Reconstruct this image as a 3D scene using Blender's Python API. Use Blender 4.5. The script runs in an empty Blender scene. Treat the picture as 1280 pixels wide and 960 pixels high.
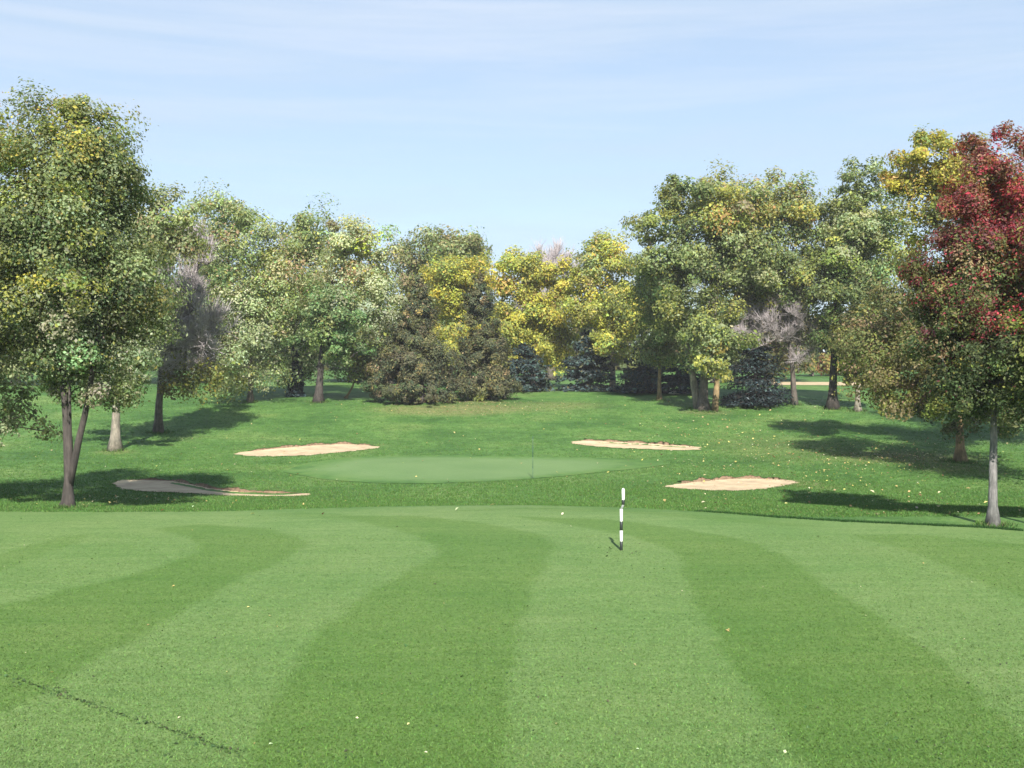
import bpy, math, numpy as np

# ------------------------------------------------------------------ basics
scene = bpy.context.scene
COL = scene.collection
F, CU, HV, H = 1280.0, 640.0, 470.0, 4.2        # focal (px at 1280 wide), centre column, horizon row, eye height
PITCH = math.atan((480.0 - HV) / F)
SUN_EL, SUN_DIR = 38.0, (-0.08, 1.0)             # elevation, heading the light travels on the ground
RNG = np.random.default_rng(11)


def smooth(a, b, x):
    t = np.clip((x - a) / (b - a), 0, 1)
    return t * t * (3 - 2 * t)


# ground profile along the view: (distance, height)
_prof = np.array([(-400, 2.0), (-60, 2.2), (-3, 2.55), (3, 2.3), (8, 0.35), (11, 0.05), (16, 0.0), (24, 0.0), (31, 0.0), (33.5, -0.10),
                  (37, -0.46), (42, -0.68), (46, -0.80), (50, -0.86), (56, -0.76), (62, -0.62), (70, -0.17), (76, 0.36),
                  (82, 1.0), (88, 1.65), (92, 2.04), (100, 2.62), (110, 2.9), (125, 3.25), (160, 4.6), (200, 5.6),
                  (260, 5.6), (400, 3.0), (4000, 1.0)])
_py = np.linspace(-400, 4000, 88001)
_pz = np.interp(_py, _prof[:, 0], _prof[:, 1])
_k = np.hanning(71); _k /= _k.sum()
_pz = np.convolve(np.pad(_pz, 35, mode='edge'), _k, mode='valid')


def terr(x, y):
    x = np.asarray(x, float); y = np.asarray(y, float)
    z = np.interp(y, _py, _pz)
    a = smooth(31, 40, y) * (1 - smooth(90, 140, y))
    z = z + a * (0.10 * np.sin(x * 0.21 + 0.6) * np.sin(y * 0.17 + 1.0) + 0.05 * np.sin(x * 0.47 + y * 0.31))
    z = z + 0.012 * np.sin(x * 0.8 + 1.3) * np.sin(y * 0.6) * (1 - smooth(60, 100, y))
    z = z + 0.9 * smooth(14, 40, np.abs(x)) * smooth(40, 60, y) * (1 - smooth(70, 110, y)) * 0.35
    return z


def ground(u, v):
    """photo pixel -> point on the ground"""
    c, s = math.cos(PITCH), math.sin(PITCH)
    dx, dz = (u - CU) / F, (480.0 - v) / F
    d = np.array([dx, c + s * dz, -s + c * dz])
    t = np.arange(4, 400, 0.05)
    p = np.array([0, 0, H])[None] + t[:, None] * d[None]
    below = p[:, 2] < terr(p[:, 0], p[:, 1])
    i = int(np.argmax(below)) if below.any() else len(t) - 1
    return p[i, 0], p[i, 1], float(terr(p[i, 0], p[i, 1]))


def at(u, v, Y):
    """photo pixel at a known distance -> point in space"""
    return (u - CU) / F * Y, Y, H + (HV - v) / F * Y


# ------------------------------------------------------------------ object helpers
def link(o, parent=None):
    COL.objects.link(o)
    if parent is not None:
        o.parent = parent
    return o


def tag(o, label=None, cat=None, group=None, kind=None):
    for k, val in (('label', label), ('category', cat), ('group', group), ('kind', kind)):
        if val:
            o[k] = val
    return o


def empty(name, loc, label, cat, group=None):
    o = bpy.data.objects.new(name, None)
    o.location = loc
    o.empty_display_size = 0.3
    return tag(link(o), label, cat, group)


def mesh(name, V, Fq, mat, parent=None, col=None, smooth_shade=False, extra=None):
    """V (n,3); Fq (m,k) equal-sized faces or list of such arrays"""
    V = np.asarray(V, np.float32)
    if not isinstance(Fq, list):
        Fq = [Fq]
    me = bpy.data.meshes.new(name)
    me.vertices.add(len(V)); me.vertices.foreach_set('co', V.ravel())
    loops = np.concatenate([f.ravel() for f in Fq]).astype(np.int32)
    tot = np.concatenate([np.full(len(f), f.shape[1]) for f in Fq]).astype(np.int32)
    start = np.concatenate([[0], np.cumsum(tot)[:-1]]).astype(np.int32)
    me.loops.add(len(loops)); me.loops.foreach_set('vertex_index', loops)
    me.polygons.add(len(tot)); me.polygons.foreach_set('loop_start', start)
    me.polygons.foreach_set('loop_total', tot)
    me.polygons.foreach_set('use_smooth', np.full(len(tot), smooth_shade))
    if col is not None:
        at_ = me.attributes.new('Col', 'FLOAT_COLOR', 'POINT')
        c4 = np.ones((len(V), 4), np.float32); c4[:, :3] = col
        at_.data.foreach_set('color', c4.ravel())
    for k, val in (extra or {}).items():
        a_ = me.attributes.new(k, 'FLOAT', 'POINT')
        a_.data.foreach_set('value', np.asarray(val, np.float32))
    me.update(calc_edges=True); me.validate()
    me.materials.append(mat)
    return link(bpy.data.objects.new(name, me), parent)


# ------------------------------------------------------------------ materials
class NT:
    def __init__(self, name):
        self.m = bpy.data.materials.new(name); self.m.use_nodes = True
        self.t = self.m.node_tree; self.t.nodes.clear()
        self.out = self.n('ShaderNodeOutputMaterial')

    def n(self, typ, **kw):
        nd = self.t.nodes.new(typ)
        for k, val in kw.items():
            if k.startswith('i_'):
                key = k[2:]
                nd.inputs[int(key) if key.isdigit() else key.replace('_', ' ')].default_value = val
            else:
                setattr(nd, k, val)
        return nd

    def l(self, a, b):
        self.t.links.new(a, b)

    def noise(self, scale, detail=3, rough=0.6, vec=None):
        nd = self.n('ShaderNodeTexNoise')
        nd.inputs['Scale'].default_value = scale
        nd.inputs['Detail'].default_value = detail
        nd.inputs['Roughness'].default_value = rough
        if vec is not None:
            self.l(vec, nd.inputs['Vector'])
        return nd.outputs['Fac']

    def coords(self, scale=(1, 1, 1), rot=(0, 0, 0)):
        tc = self.n('ShaderNodeTexCoord'); mp = self.n('ShaderNodeMapping')
        mp.inputs['Scale'].default_value = scale; mp.inputs['Rotation'].default_value = rot
        self.l(tc.outputs['Object'], mp.inputs['Vector'])
        return mp.outputs['Vector']

    def ramp(self, fac, stops):
        r = self.n('ShaderNodeValToRGB')
        el = r.color_ramp.elements
        while len(el) < len(stops):
            el.new(0.5)
        for e, (p, c) in zip(el, stops):
            e.position = p; e.color = (*c, 1) if len(c) == 3 else c
        self.l(fac, r.inputs['Fac'])
        return r.outputs['Color']

    def mix(self, fac, a, b, mode='MIX'):
        m = self.n('ShaderNodeMix', data_type='RGBA', blend_type=mode)
        for s, i in ((fac, 0), (a, 6), (b, 7)):
            if hasattr(s, 'is_linked'):
                self.l(s, m.inputs[i])
            else:
                m.inputs[i].default_value = s if i == 0 else ((*s, 1) if len(s) == 3 else s)
        return m.outputs[2]

    def attr(self, name):
        return self.n('ShaderNodeAttribute', attribute_name=name)


def leaf_mat(name, trans=0.48, rough=0.55, spec=0.22):
    N = NT(name)
    a = N.attr('Col')
    p = N.n('ShaderNodeBsdfPrincipled')
    p.inputs['Roughness'].default_value = rough
    p.inputs['Specular IOR Level'].default_value = spec
    N.l(a.outputs['Color'], p.inputs['Base Color'])
    t = N.n('ShaderNodeBsdfTranslucent')
    c = N.mix(1.0, a.outputs['Color'], (1.25, 1.2, 0.6), 'MULTIPLY')
    N.l(c, t.inputs['Color'])
    m = N.n('ShaderNodeMixShader'); m.inputs[0].default_value = trans
    N.l(p.outputs[0], m.inputs[1]); N.l(t.outputs[0], m.inputs[2]); N.l(m.outputs[0], N.out.inputs[0])
    return N.m


def bark_mat(name, dark, light, scale=6.0):
    N = NT(name)
    v = N.coords((scale, scale, scale * 0.16))
    c = N.ramp(N.noise(1.6, 5, 0.7, v), [(0.3, dark), (0.68, light)])
    v2 = N.coords((1, 1, 1))
    blot = N.ramp(N.noise(2.2, 3, 0.6, v2), [(0.42, (0.72, 0.74, 0.7)), (0.62, (1.15, 1.12, 1.1))])
    c = N.mix(1.0, c, blot, 'MULTIPLY')
    p = N.n('ShaderNodeBsdfPrincipled'); p.inputs['Roughness'].default_value = 0.9
    N.l(c, p.inputs['Base Color'])
    b = N.n('ShaderNodeBump'); b.inputs['Strength'].default_value = 0.7; b.inputs['Distance'].default_value = 0.03
    N.l(N.noise(1.6, 5, 0.7, v), b.inputs['Height']); N.l(b.outputs[0], p.inputs['Normal'])
    N.l(p.outputs[0], N.out.inputs[0])
    return N.m


def plain(name, colr, rough=0.6, var=0.15, scale=12):
    N = NT(name)
    v = N.coords()
    lo = tuple(x * (1 - var) for x in colr); hi = tuple(min(1, x * (1 + var)) for x in colr)
    c = N.ramp(N.noise(scale, 3, 0.6, v), [(0.3, lo), (0.7, hi)])
    p = N.n('ShaderNodeBsdfPrincipled'); p.inputs['Roughness'].default_value = rough
    N.l(c, p.inputs['Base Color']); N.l(p.outputs[0], N.out.inputs[0])
    return N.m


ROUGH_A, ROUGH_B, ROUGH_C = (0.041, 0.102, 0.021), (0.068, 0.146, 0.031), (0.104, 0.170, 0.043)


def grass_shader(N, base, bump_scale, bump, rough=0.75):
    p = N.n('ShaderNodeBsdfPrincipled'); p.inputs['Roughness'].default_value = rough
    p.inputs['Specular IOR Level'].default_value = 0.2
    N.l(base, p.inputs['Base Color'])
    b = N.n('ShaderNodeBump'); b.inputs['Strength'].default_value = bump; b.inputs['Distance'].default_value = 0.04
    N.l(N.noise(bump_scale, 4, 0.75, N.coords()), b.inputs['Height']); N.l(b.outputs[0], p.inputs['Normal'])
    N.l(p.outputs[0], N.out.inputs[0])
    return N.m


def rough_mat():
    N = NT('rough grass')
    v = N.coords()
    big = N.ramp(N.noise(0.16, 4, 0.6, v), [(0.36, ROUGH_A), (0.52, ROUGH_B), (0.68, ROUGH_C)])
    med = N.ramp(N.noise(1.1, 4, 0.7, v), [(0.3, (0.66, 0.72, 0.66)), (0.7, (1.34, 1.26, 1.34))])
    c = N.mix(1.0, big, med, 'MULTIPLY')
    fine = N.ramp(N.noise(5.5, 4, 0.8, v), [(0.32, (0.52, 0.58, 0.5)), (0.68, (1.48, 1.40, 1.5))])
    c = N.mix(1.0, c, fine, 'MULTIPLY')
    d = N.attr('dry')
    br = N.noise(2.5, 4, 0.75, v)
    mm = N.n('ShaderNodeMath', operation='MULTIPLY_ADD'); N.l(br, mm.inputs[0]); mm.inputs[1].default_value = 2.2; mm.inputs[2].default_value = -0.55
    m2 = N.n('ShaderNodeMath', operation='MULTIPLY', use_clamp=True); N.l(mm.outputs[0], m2.inputs[0]); N.l(d.outputs['Fac'], m2.inputs[1])
    c = N.mix(m2.outputs[0], c, (0.20, 0.165, 0.075))
    return grass_shader(N, c, 14, 0.5)


def fairway_mat():
    N = NT('fairway grass')
    v = N.coords()
    s = N.attr('stripe')
    c = N.mix(s.outputs['Fac'], (0.107, 0.183, 0.051), (0.080, 0.151, 0.031))
    big = N.ramp(N.noise(0.22, 4, 0.6, v), [(0.3, (0.83, 0.92, 0.84)), (0.7, (1.18, 1.07, 1.18))])
    c = N.mix(1.0, c, big, 'MULTIPLY')
    st = N.ramp(N.noise(1.0, 4, 0.65, N.coords((0.35, 2.2, 1))), [(0.3, (0.86, 0.92, 0.85)), (0.7, (1.15, 1.08, 1.16))])
    c = N.mix(1.0, c, st, 'MULTIPLY')
    med = N.ramp(N.noise(7, 4, 0.8, v), [(0.28, (0.74, 0.79, 0.72)), (0.72, (1.27, 1.20, 1.28))])
    c = N.mix(1.0, c, med, 'MULTIPLY')
    fine = N.ramp(N.noise(24, 3, 0.8, v), [(0.3, (0.64, 0.70, 0.60)), (0.7, (1.37, 1.30, 1.40))])
    c = N.mix(1.0, c, fine, 'MULTIPLY')
    yel = N.ramp(N.noise(3.3, 5, 0.75, v), [(0.60, (0, 0, 0)), (0.74, (1, 1, 1))])
    ym = N.n('ShaderNodeMath', operation='MULTIPLY'); N.l(yel, ym.inputs[0]); ym.inputs[1].default_value = 0.45
    c = N.mix(ym.outputs[0], c, (0.15, 0.19, 0.05))
    e = N.attr('verge')
    rg_ = N.ramp(N.noise(0.7, 4, 0.7, N.coords((0.6, 1.6, 1))), [(0.33, ROUGH_A), (0.5, ROUGH_B), (0.7, ROUGH_C)])
    mm = N.n('ShaderNodeMath', operation='MULTIPLY_ADD'); N.l(N.noise(1.2, 4, 0.7, v), mm.inputs[0]); mm.inputs[1].default_value = 1.4; mm.inputs[2].default_value = 0.25
    m2 = N.n('ShaderNodeMath', operation='MULTIPLY', use_clamp=True); N.l(mm.outputs[0], m2.inputs[0]); N.l(e.outputs['Fac'], m2.inputs[1])
    c = N.mix(m2.outputs[0], c, rg_)
    return grass_shader(N, c, 55, 0.45)


def green_mat():
    N = NT('putting green grass')
    v = N.coords()
    c = N.ramp(N.noise(0.35, 3, 0.55, v), [(0.3, (0.100, 0.172, 0.058)), (0.7, (0.122, 0.194, 0.070))])
    f = N.ramp(N.noise(6, 3, 0.6, v), [(0.3, (0.93, 0.94, 0.93)), (0.7, (1.07, 1.06, 1.07))])
    c = N.mix(1.0, c, f, 'MULTIPLY')
    e = N.attr('collar')
    nn = N.n('ShaderNodeMath', operation='MULTIPLY_ADD'); N.l(N.noise(1.3, 3, 0.6, v), nn.inputs[0]); nn.inputs[1].default_value = 0.7; nn.inputs[2].default_value = -0.35
    ad = N.n('ShaderNodeMath', operation='ADD', use_clamp=True); N.l(e.outputs['Fac'], ad.inputs[0]); N.l(nn.outputs[0], ad.inputs[1])
    rg_ = N.ramp(N.noise(0.9, 4, 0.7, v), [(0.33, ROUGH_A), (0.5, ROUGH_B), (0.7, ROUGH_C)])
    mlt = N.n('ShaderNodeMath', operation='MULTIPLY'); N.l(ad.outputs[0], mlt.inputs[0]); N.l(e.outputs['Fac'], mlt.inputs[1])
    sq = N.n('ShaderNodeMath', operation='POWER'); N.l(mlt.outputs[0], sq.inputs[0]); sq.inputs[1].default_value = 0.5
    c = N.mix(sq.outputs[0], c, rg_)
    return grass_shader(N, c, 60, 0.15)


def sand_mat():
    N = NT('bunker sand')
    v = N.coords()
    c = N.ramp(N.noise(0.9, 5, 0.7, v), [(0.3, (0.30, 0.21, 0.13)), (0.55, (0.44, 0.345, 0.21)), (0.75, (0.50, 0.405, 0.26))])
    p = N.n('ShaderNodeBsdfPrincipled'); p.inputs['Roughness'].default_value = 0.95
    N.l(c, p.inputs['Base Color'])
    b = N.n('ShaderNodeBump'); b.inputs['Strength'].default_value = 0.6; b.inputs['Distance'].default_value = 0.06
    N.l(N.noise(5, 4, 0.7, v), b.inputs['Height']); N.l(b.outputs[0], p.inputs['Normal'])
    N.l(p.outputs[0], N.out.inputs[0])
    return N.m


M_LEAF = leaf_mat('leaves')
M_NEEDLE = leaf_mat('needles', 0.08, 0.6, 0.25)
M_BLADE = leaf_mat('grass blades', 0.25, 0.6, 0.2)
M_LITTER = leaf_mat('leaf litter', 0.1, 0.6, 0.3)
M_ROUGH, M_FAIR, M_GREEN, M_SAND = rough_mat(), fairway_mat(), green_mat(), sand_mat()
M_DIRT = plain('bare red brown earth', (0.16, 0.105, 0.062), 0.95, 0.35, 5)
M_BARK = bark_mat('grey brown bark', (0.045, 0.036, 0.03), (0.16, 0.135, 0.115))
M_BARK_D = bark_mat('dark bark', (0.022, 0.018, 0.016), (0.075, 0.062, 0.055))
M_BARK_P = bark_mat('pale bark', (0.11, 0.095, 0.075), (0.30, 0.265, 0.215))
M_BARK_T = bark_mat('tan bark', (0.13, 0.09, 0.045), (0.30, 0.215, 0.11))
M_BARK_G = bark_mat('grey maple bark', (0.06, 0.058, 0.06), (0.24, 0.23, 0.225), 9)
M_TWIG = plain('bare grey twigs', (0.33, 0.290, 0.290), 0.9, 0.25, 3)

# ------------------------------------------------------------------ geometry helpers
def unit(v):
    return v / np.maximum(np.linalg.norm(v, axis=-1, keepdims=True), 1e-9)


def tube(path, radii, sides=10, wob=0.0, rng=RNG):
    """closed sweep along a polyline -> V, [quads, caps]"""
    P = np.asarray(path, float); R = np.asarray(radii, float)
    n = len(P)
    T = unit(np.gradient(P, axis=0))
    ref = np.array([1.0, 0.03, 0.0])
    A = unit(np.cross(T, ref)); B = np.cross(T, A)
    ang = np.linspace(0, 2 * np.pi, sides, endpoint=False)
    jit = 1 + wob * rng.standard_normal(sides)[None] + 0.6 * wob * rng.standard_normal((n, sides))
    rr = R[:, None] * jit
    V = P[:, None] + rr[..., None] * (np.cos(ang)[None, :, None] * A[:, None] + np.sin(ang)[None, :, None] * B[:, None])
    V = V.reshape(-1, 3)
    i = np.arange(n - 1)[:, None] * sides; j = np.arange(sides)[None]; k = (j + 1) % sides
    Q = np.stack([i + j, i + k, i + sides + k, i + sides + j], -1).reshape(-1, 4)
    caps = np.stack([np.arange(sides)[::-1], (n - 1) * sides + np.arange(sides)])
    return V, [Q, caps]


def join(parts):
    Vs, Fs, o = [], {}, 0
    for V, Fl in parts:
        for f in Fl:
            Fs.setdefault(f.shape[1], []).append(f + o)
        Vs.append(V); o += len(V)
    return np.concatenate(Vs), [np.concatenate(f) for f in Fs.values()]


def sticks(A, B, ra, rb, sides=4):
    """many straight tapered sticks at once"""
    A, B = np.asarray(A, float), np.asarray(B, float)
    d = unit(B - A)
    ref = np.where(np.abs(d[:, 2:3]) > 0.9, np.array([[1.0, 0, 0]]), np.array([[0, 0, 1.0]]))
    s = unit(np.cross(d, ref)); t = np.cross(d, s)
    ang = np.linspace(0, 2 * np.pi, sides, endpoint=False)
    off = np.cos(ang)[None, :, None] * s[:, None] + np.sin(ang)[None, :, None] * t[:, None]
    V = np.concatenate([A[:, None] + off * np.asarray(ra)[:, None, None], B[:, None] + off * np.asarray(rb)[:, None, None]], 1)
    n = len(A)
    j = np.arange(sides); k = (j + 1) % sides
    q = np.stack([j, k, sides + k, sides + j], -1)
    Q = (np.arange(n)[:, None, None] * 2 * sides + q[None]).reshape(-1, 4)
    return V.reshape(-1, 3), [Q]


def leaves(P, N, size, col, rng, aspect=0.62, fold=0.16):
    """one folded four-cornered leaf per point"""
    n = len(P)
    N = unit(N)
    r = rng.standard_normal((n, 3))
    d = unit(np.cross(N, r)); s = np.cross(N, d)
    L = size[:, None] * 0.5; W = L * aspect
    V = np.stack([P - d * L, P + s * W + N * L * fold, P + d * L, P - s * W + N * L * fold], 1).reshape(-1, 3)
    Q = np.arange(4 * n).reshape(-1, 4)
    return V, Q, np.repeat(col, 4, 0)


def palette(pal, n, rng, jit=0.16):
    cs = np.array([c for c, w in pal]); w = np.array([w for c, w in pal], float)
    c = cs[rng.choice(len(cs), n, p=w / w.sum())]
    c = c * np.exp(jit * rng.standard_normal((n, 1))) * np.exp(0.08 * rng.standard_normal((n, 3)))
    return np.clip(c, 0.004, 0.75)


DENS, PUFF, GAIN = 3.3, 1.25, 1.62
# leaf colours (linear base colours)
DG, MG, PG = (0.040, 0.060, 0.024), (0.084, 0.108, 0.040), (0.165, 0.190, 0.100)
SG = (0.200, 0.220, 0.140)            # silvery undersides
BG = (0.075, 0.128, 0.050)            # fresh green
YG, YL, OR = (0.165, 0.178, 0.046), (0.290, 0.265, 0.050), (0.245, 0.165, 0.060)
RD, MR = (0.250, 0.036, 0.052), (0.110, 0.034, 0.038)
OL, BO = (0.098, 0.096, 0.036), (0.056, 0.054, 0.027)
BS, BSL = (0.020, 0.038, 0.042), (0.085, 0.130, 0.130)
TN = (0.19, 0.15, 0.085)


def crown_clusters(lobes, Y, base, ncl, rng, shell=0.45):
    """lobes: (cu, cv, ru, rv, depth offset, weight, palette) in photo pixels at distance Y"""
    wts = np.array([l[2] * l[3] * l[5] for l in lobes], float); wts /= wts.sum()
    C, O, Rr, P = [], [], [], []
    for l, w in zip(lobes, wts):
        Yl = Y + l[4]
        c = np.array(at(l[0], l[1], Yl)); rx, rz = l[2] / F * Yl, l[3] / F * Yl
        n = max(3, int(round(ncl * w)))
        d = unit(rng.standard_normal((n, 3)))
        r = (shell ** 3 + (1 - shell ** 3) * rng.random(n)) ** (1 / 3)
        r *= 0.90 + 0.16 * rng.standard_normal(n).clip(-1.5, 1.2)
        p = c + d * r[:, None] * np.array([rx, rx * 0.92, rz])
        C.append(p); O.append(unit((p - c) / np.array([rx, rx, rz])))
        Rr.append(np.full(n, max(rx, rz) if min(rx, rz) > 0.5 * max(rx, rz) else min(rx, rz) * 1.4)); P += [l[6]] * n
    return np.concatenate(C) - base, np.concatenate(O), np.concatenate(Rr), P


def grow_branches(arr, par, root_n, ch, pa, ra, rb, bark, owners, root):
    """one mesh per bough: everything that leaves the trunk, limb or stem at one node"""
    top_ = list(range(root_n))
    for k in ch:
        top_.append(top_[par[k]])
    top_ = np.array(top_)[ch]
    for t in np.unique(top_):
        q = top_ == t
        A = arr[pa[q]]
        V, Fl = sticks(A, arr[ch[q]], ra[q], rb[q], 5)
        mesh('branch', V, Fl, bark, owners[t], smooth_shade=True)


def tree(name, label, u, v, lobes, n, leaf, trunk_w, Y=None, ncl=120, cl=0.24, bark=None, cat='tree', group=None, seed=1,
         lean=0.0, top=0.62, limbs=(), stems=(), first=0.0, aspect=0.62, flat=0.72, stretch=1.35, gap=0.0, jit=0.2, mat=None, shell=0.45,
         branch_r=1.0, mid=(), g=1.0):
    """deciduous tree: Empty > trunk, limb(s), branches, crown"""
    rng = np.random.default_rng(seed)
    bark = bark or M_BARK
    n = int(n * DENS); cl = cl * PUFF; leaf = leaf * 0.80
    if Y is None:
        bx, by, bz = ground(u, v); Y = by
    else:
        bx = (u - CU) / F * Y; by = Y; bz = float(terr(bx, by))
    base = np.array([bx, by, bz - 0.05])
    root = empty(name, base, label, cat, group)
    C, O, LR, PAL = crown_clusters(lobes, Y, base, ncl, rng, shell)
    zt, zb = C[:, 2].max(), C[:, 2].min()
    cx, cy = np.average(C[:, 0]), np.average(C[:, 1])
    r0 = trunk_w / F * Y * 0.5 * 0.8
    # trunk
    zz = np.linspace(0, 1, 14)
    hh = zb + (zt - zb) * top
    bend = np.array([0.4 * cx * zz ** 1.6 + lean * np.sin(zz * 3.1), 0.5 * cy * zz ** 1.6, hh * zz]).T
    bend[:, :2] += np.cumsum(rng.standard_normal((14, 2)) * r0 * 0.16, 0) * zz[:, None]
    if len(mid):
        mp = np.array([np.array(at(a, b, Y)) - base for a, b in mid])
        hs = np.concatenate([[0], mp[:, 2]])
        for k in (0, 1):
            bend[:, k] = np.interp(bend[:, 2], hs, np.concatenate([[0], mp[:, k]]))
    rad = r0 * (1 - 0.82 * zz ** 0.9) * (1 + 0.40 * np.exp(-zz * hh / (2.2 * r0 + 0.05)) + 0.45 * np.exp(-zz * hh / (0.7 * r0 + 0.03)))
    V, Fl = tube(bend, rad, 11, 0.06, rng)
    trunk = mesh('trunk', V, Fl, bark, root, smooth_shade=True)
    nodes = [(*bend[k], -1) for k in range(14) if bend[k, 2] > max(zb * 0.75, hh * 0.22) or k == 13]
    nrad = [rad[k] for k in range(14) if bend[k, 2] > max(zb * 0.75, hh * 0.22) or k == 13]
    owners = [trunk] * len(nodes)
    for lm in limbs:                       # explicit limbs given in photo pixels
        pts = np.array([np.array(at(a, b, Y + dy)) - base for a, b, dy in lm[1]])
        tt = np.linspace(0, 1, 10); seg = np.linspace(0, 1, len(pts))
        pp = np.stack([np.interp(tt, seg, pts[:, k]) for k in range(3)], 1)
        pp[1:-1] = (pp[:-2] + 2 * pp[1:-1] + pp[2:]) / 4
        rl = lm[0] / F * Y * 0.5 * (1 - 0.7 * tt)
        V, Fl = tube(pp, rl, 9, 0.05, rng)
        lo_ = mesh('limb', V, Fl, bark, root, smooth_shade=True); owners += [lo_] * 7
        nodes += [(*p, -1) for p in pp[3:]]; nrad += list(rl[3:])
    for st in stems:                       # further stems rising from the same root
        pts = np.array([np.array(at(a, b, Y + dy)) - base for a, b, dy in st[1]])
        tt = np.linspace(0, 1, 10); seg = np.linspace(0, 1, len(pts))
        pp = np.stack([np.interp(tt, seg, pts[:, k]) for k in range(3)], 1)
        pp[0, 2] = float(terr(pp[0, 0] + bx, pp[0, 1] + by)) - base[2] - 0.1
        rl = st[0] / F * Y * 0.5 * (1 - 0.75 * tt)
        V, Fl = tube(pp, rl, 9, 0.06, rng)
        lo_ = mesh('stem', V, Fl, st[2] if len(st) > 2 else bark, root, smooth_shade=True); owners += [lo_] * 6
        nodes += [(*p, -1) for p in pp[4:]]; nrad += list(rl[4:])
    # branches: every leaf cluster grows from the nearest limb below it
    NP = np.array(nodes)[:, :3]; par = [-1] * len(NP); root_n = len(NP)
    NPl = [p for p in NP]
    order = np.argsort(np.linalg.norm(C - NP.mean(0), axis=1))
    load = [0.0] * root_n
    ends = {}
    for ci in order:
        c = C[ci]
        arr = np.array(NPl)
        d = c - arr
        cost = np.linalg.norm(d, axis=1) + 0.9 * np.maximum(0, -d[:, 2] + 0.2) + 0.15 * np.maximum(0, np.arange(len(arr)) >= root_n)
        k = int(np.argmin(cost))
        a = arr[k]; L = np.linalg.norm(c - a)
        prev = k
        for t in (0.34, 0.67, 1.0):
            p = a + (c - a) * t + np.array([0, 0, 0.10 * L * math.sin(math.pi * t)]) + rng.standard_normal(3) * 0.05 * L * (t < 1)
            NPl.append(p); par.append(prev); load.append(0.0); prev = len(NPl) - 1
        ends[ci] = prev
    arr = np.array(NPl)
    for ci, e in ends.items():
        k = e
        while k >= 0:
            load[k] += 1
            k = par[k] if k >= root_n else -1
    ld = np.array(load)
    ch = np.arange(root_n, len(arr)); pa = np.array(par)[ch]
    rs = r0 * 0.62 * branch_r * np.sqrt(np.maximum(ld, 1) / max(ncl, 1)) + 0.008
    ra = np.where(pa < root_n, rs[ch] * 1.15, rs[pa])
    grow_branches(arr, par, root_n, ch, pa, ra, rs[ch], bark, owners, root)
    # leaves
    m = len(C)
    wts = np.exp(0.3 * rng.standard_normal(m)) * LR ** 1.3
    wts[rng.random(m) < gap] *= 0.1
    cnt = np.maximum(4, (n * wts / wts.sum())).astype(int)
    idx = np.repeat(np.arange(m), cnt)
    k = len(idx)
    crad = (LR * cl * np.exp(0.22 * rng.standard_normal(m)))[idx]
    off = unit(rng.standard_normal((k, 3))) * (rng.random(k) ** 0.42)[:, None] * crad[:, None]
    along = (off * O[idx]).sum(1, keepdims=True)
    off = off + O[idx] * along * (stretch - 1)
    off[:, 2] *= flat
    ragged = rng.random(k) < 0.05
    off[ragged] *= 1.3
    P = C[idx] + off
    keep = P[:, 2] > 0.05
    nrm = 0.6 * O[idx] + 0.75 * unit(off) + np.array([0, 0, 0.5]) + 0.5 * rng.standard_normal((k, 3))
    # colours: a tone per cluster, then a little spread per leaf
    ccol = np.array([palette(PAL[i], 1, rng, jit)[0] for i in range(m)])
    lcol = np.empty((k, 3))
    for i in range(m):
        s = idx == i
        q = int(s.sum())
        own = palette(PAL[i], q, rng, 0.15)
        lcol[s] = np.where(rng.random((q, 1)) < 0.5, ccol[i] * np.exp(0.16 * rng.standard_normal((q, 1))), own)
    size = leaf * np.exp(0.28 * rng.standard_normal(k))
    V, Q, cc = leaves(P[keep], nrm[keep], size[keep], lcol[keep], rng, aspect)
    mesh('crown', V, Q, mat or M_LEAF, root, np.clip(cc * GAIN * g, 0.003, 0.7))
    return root


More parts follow.
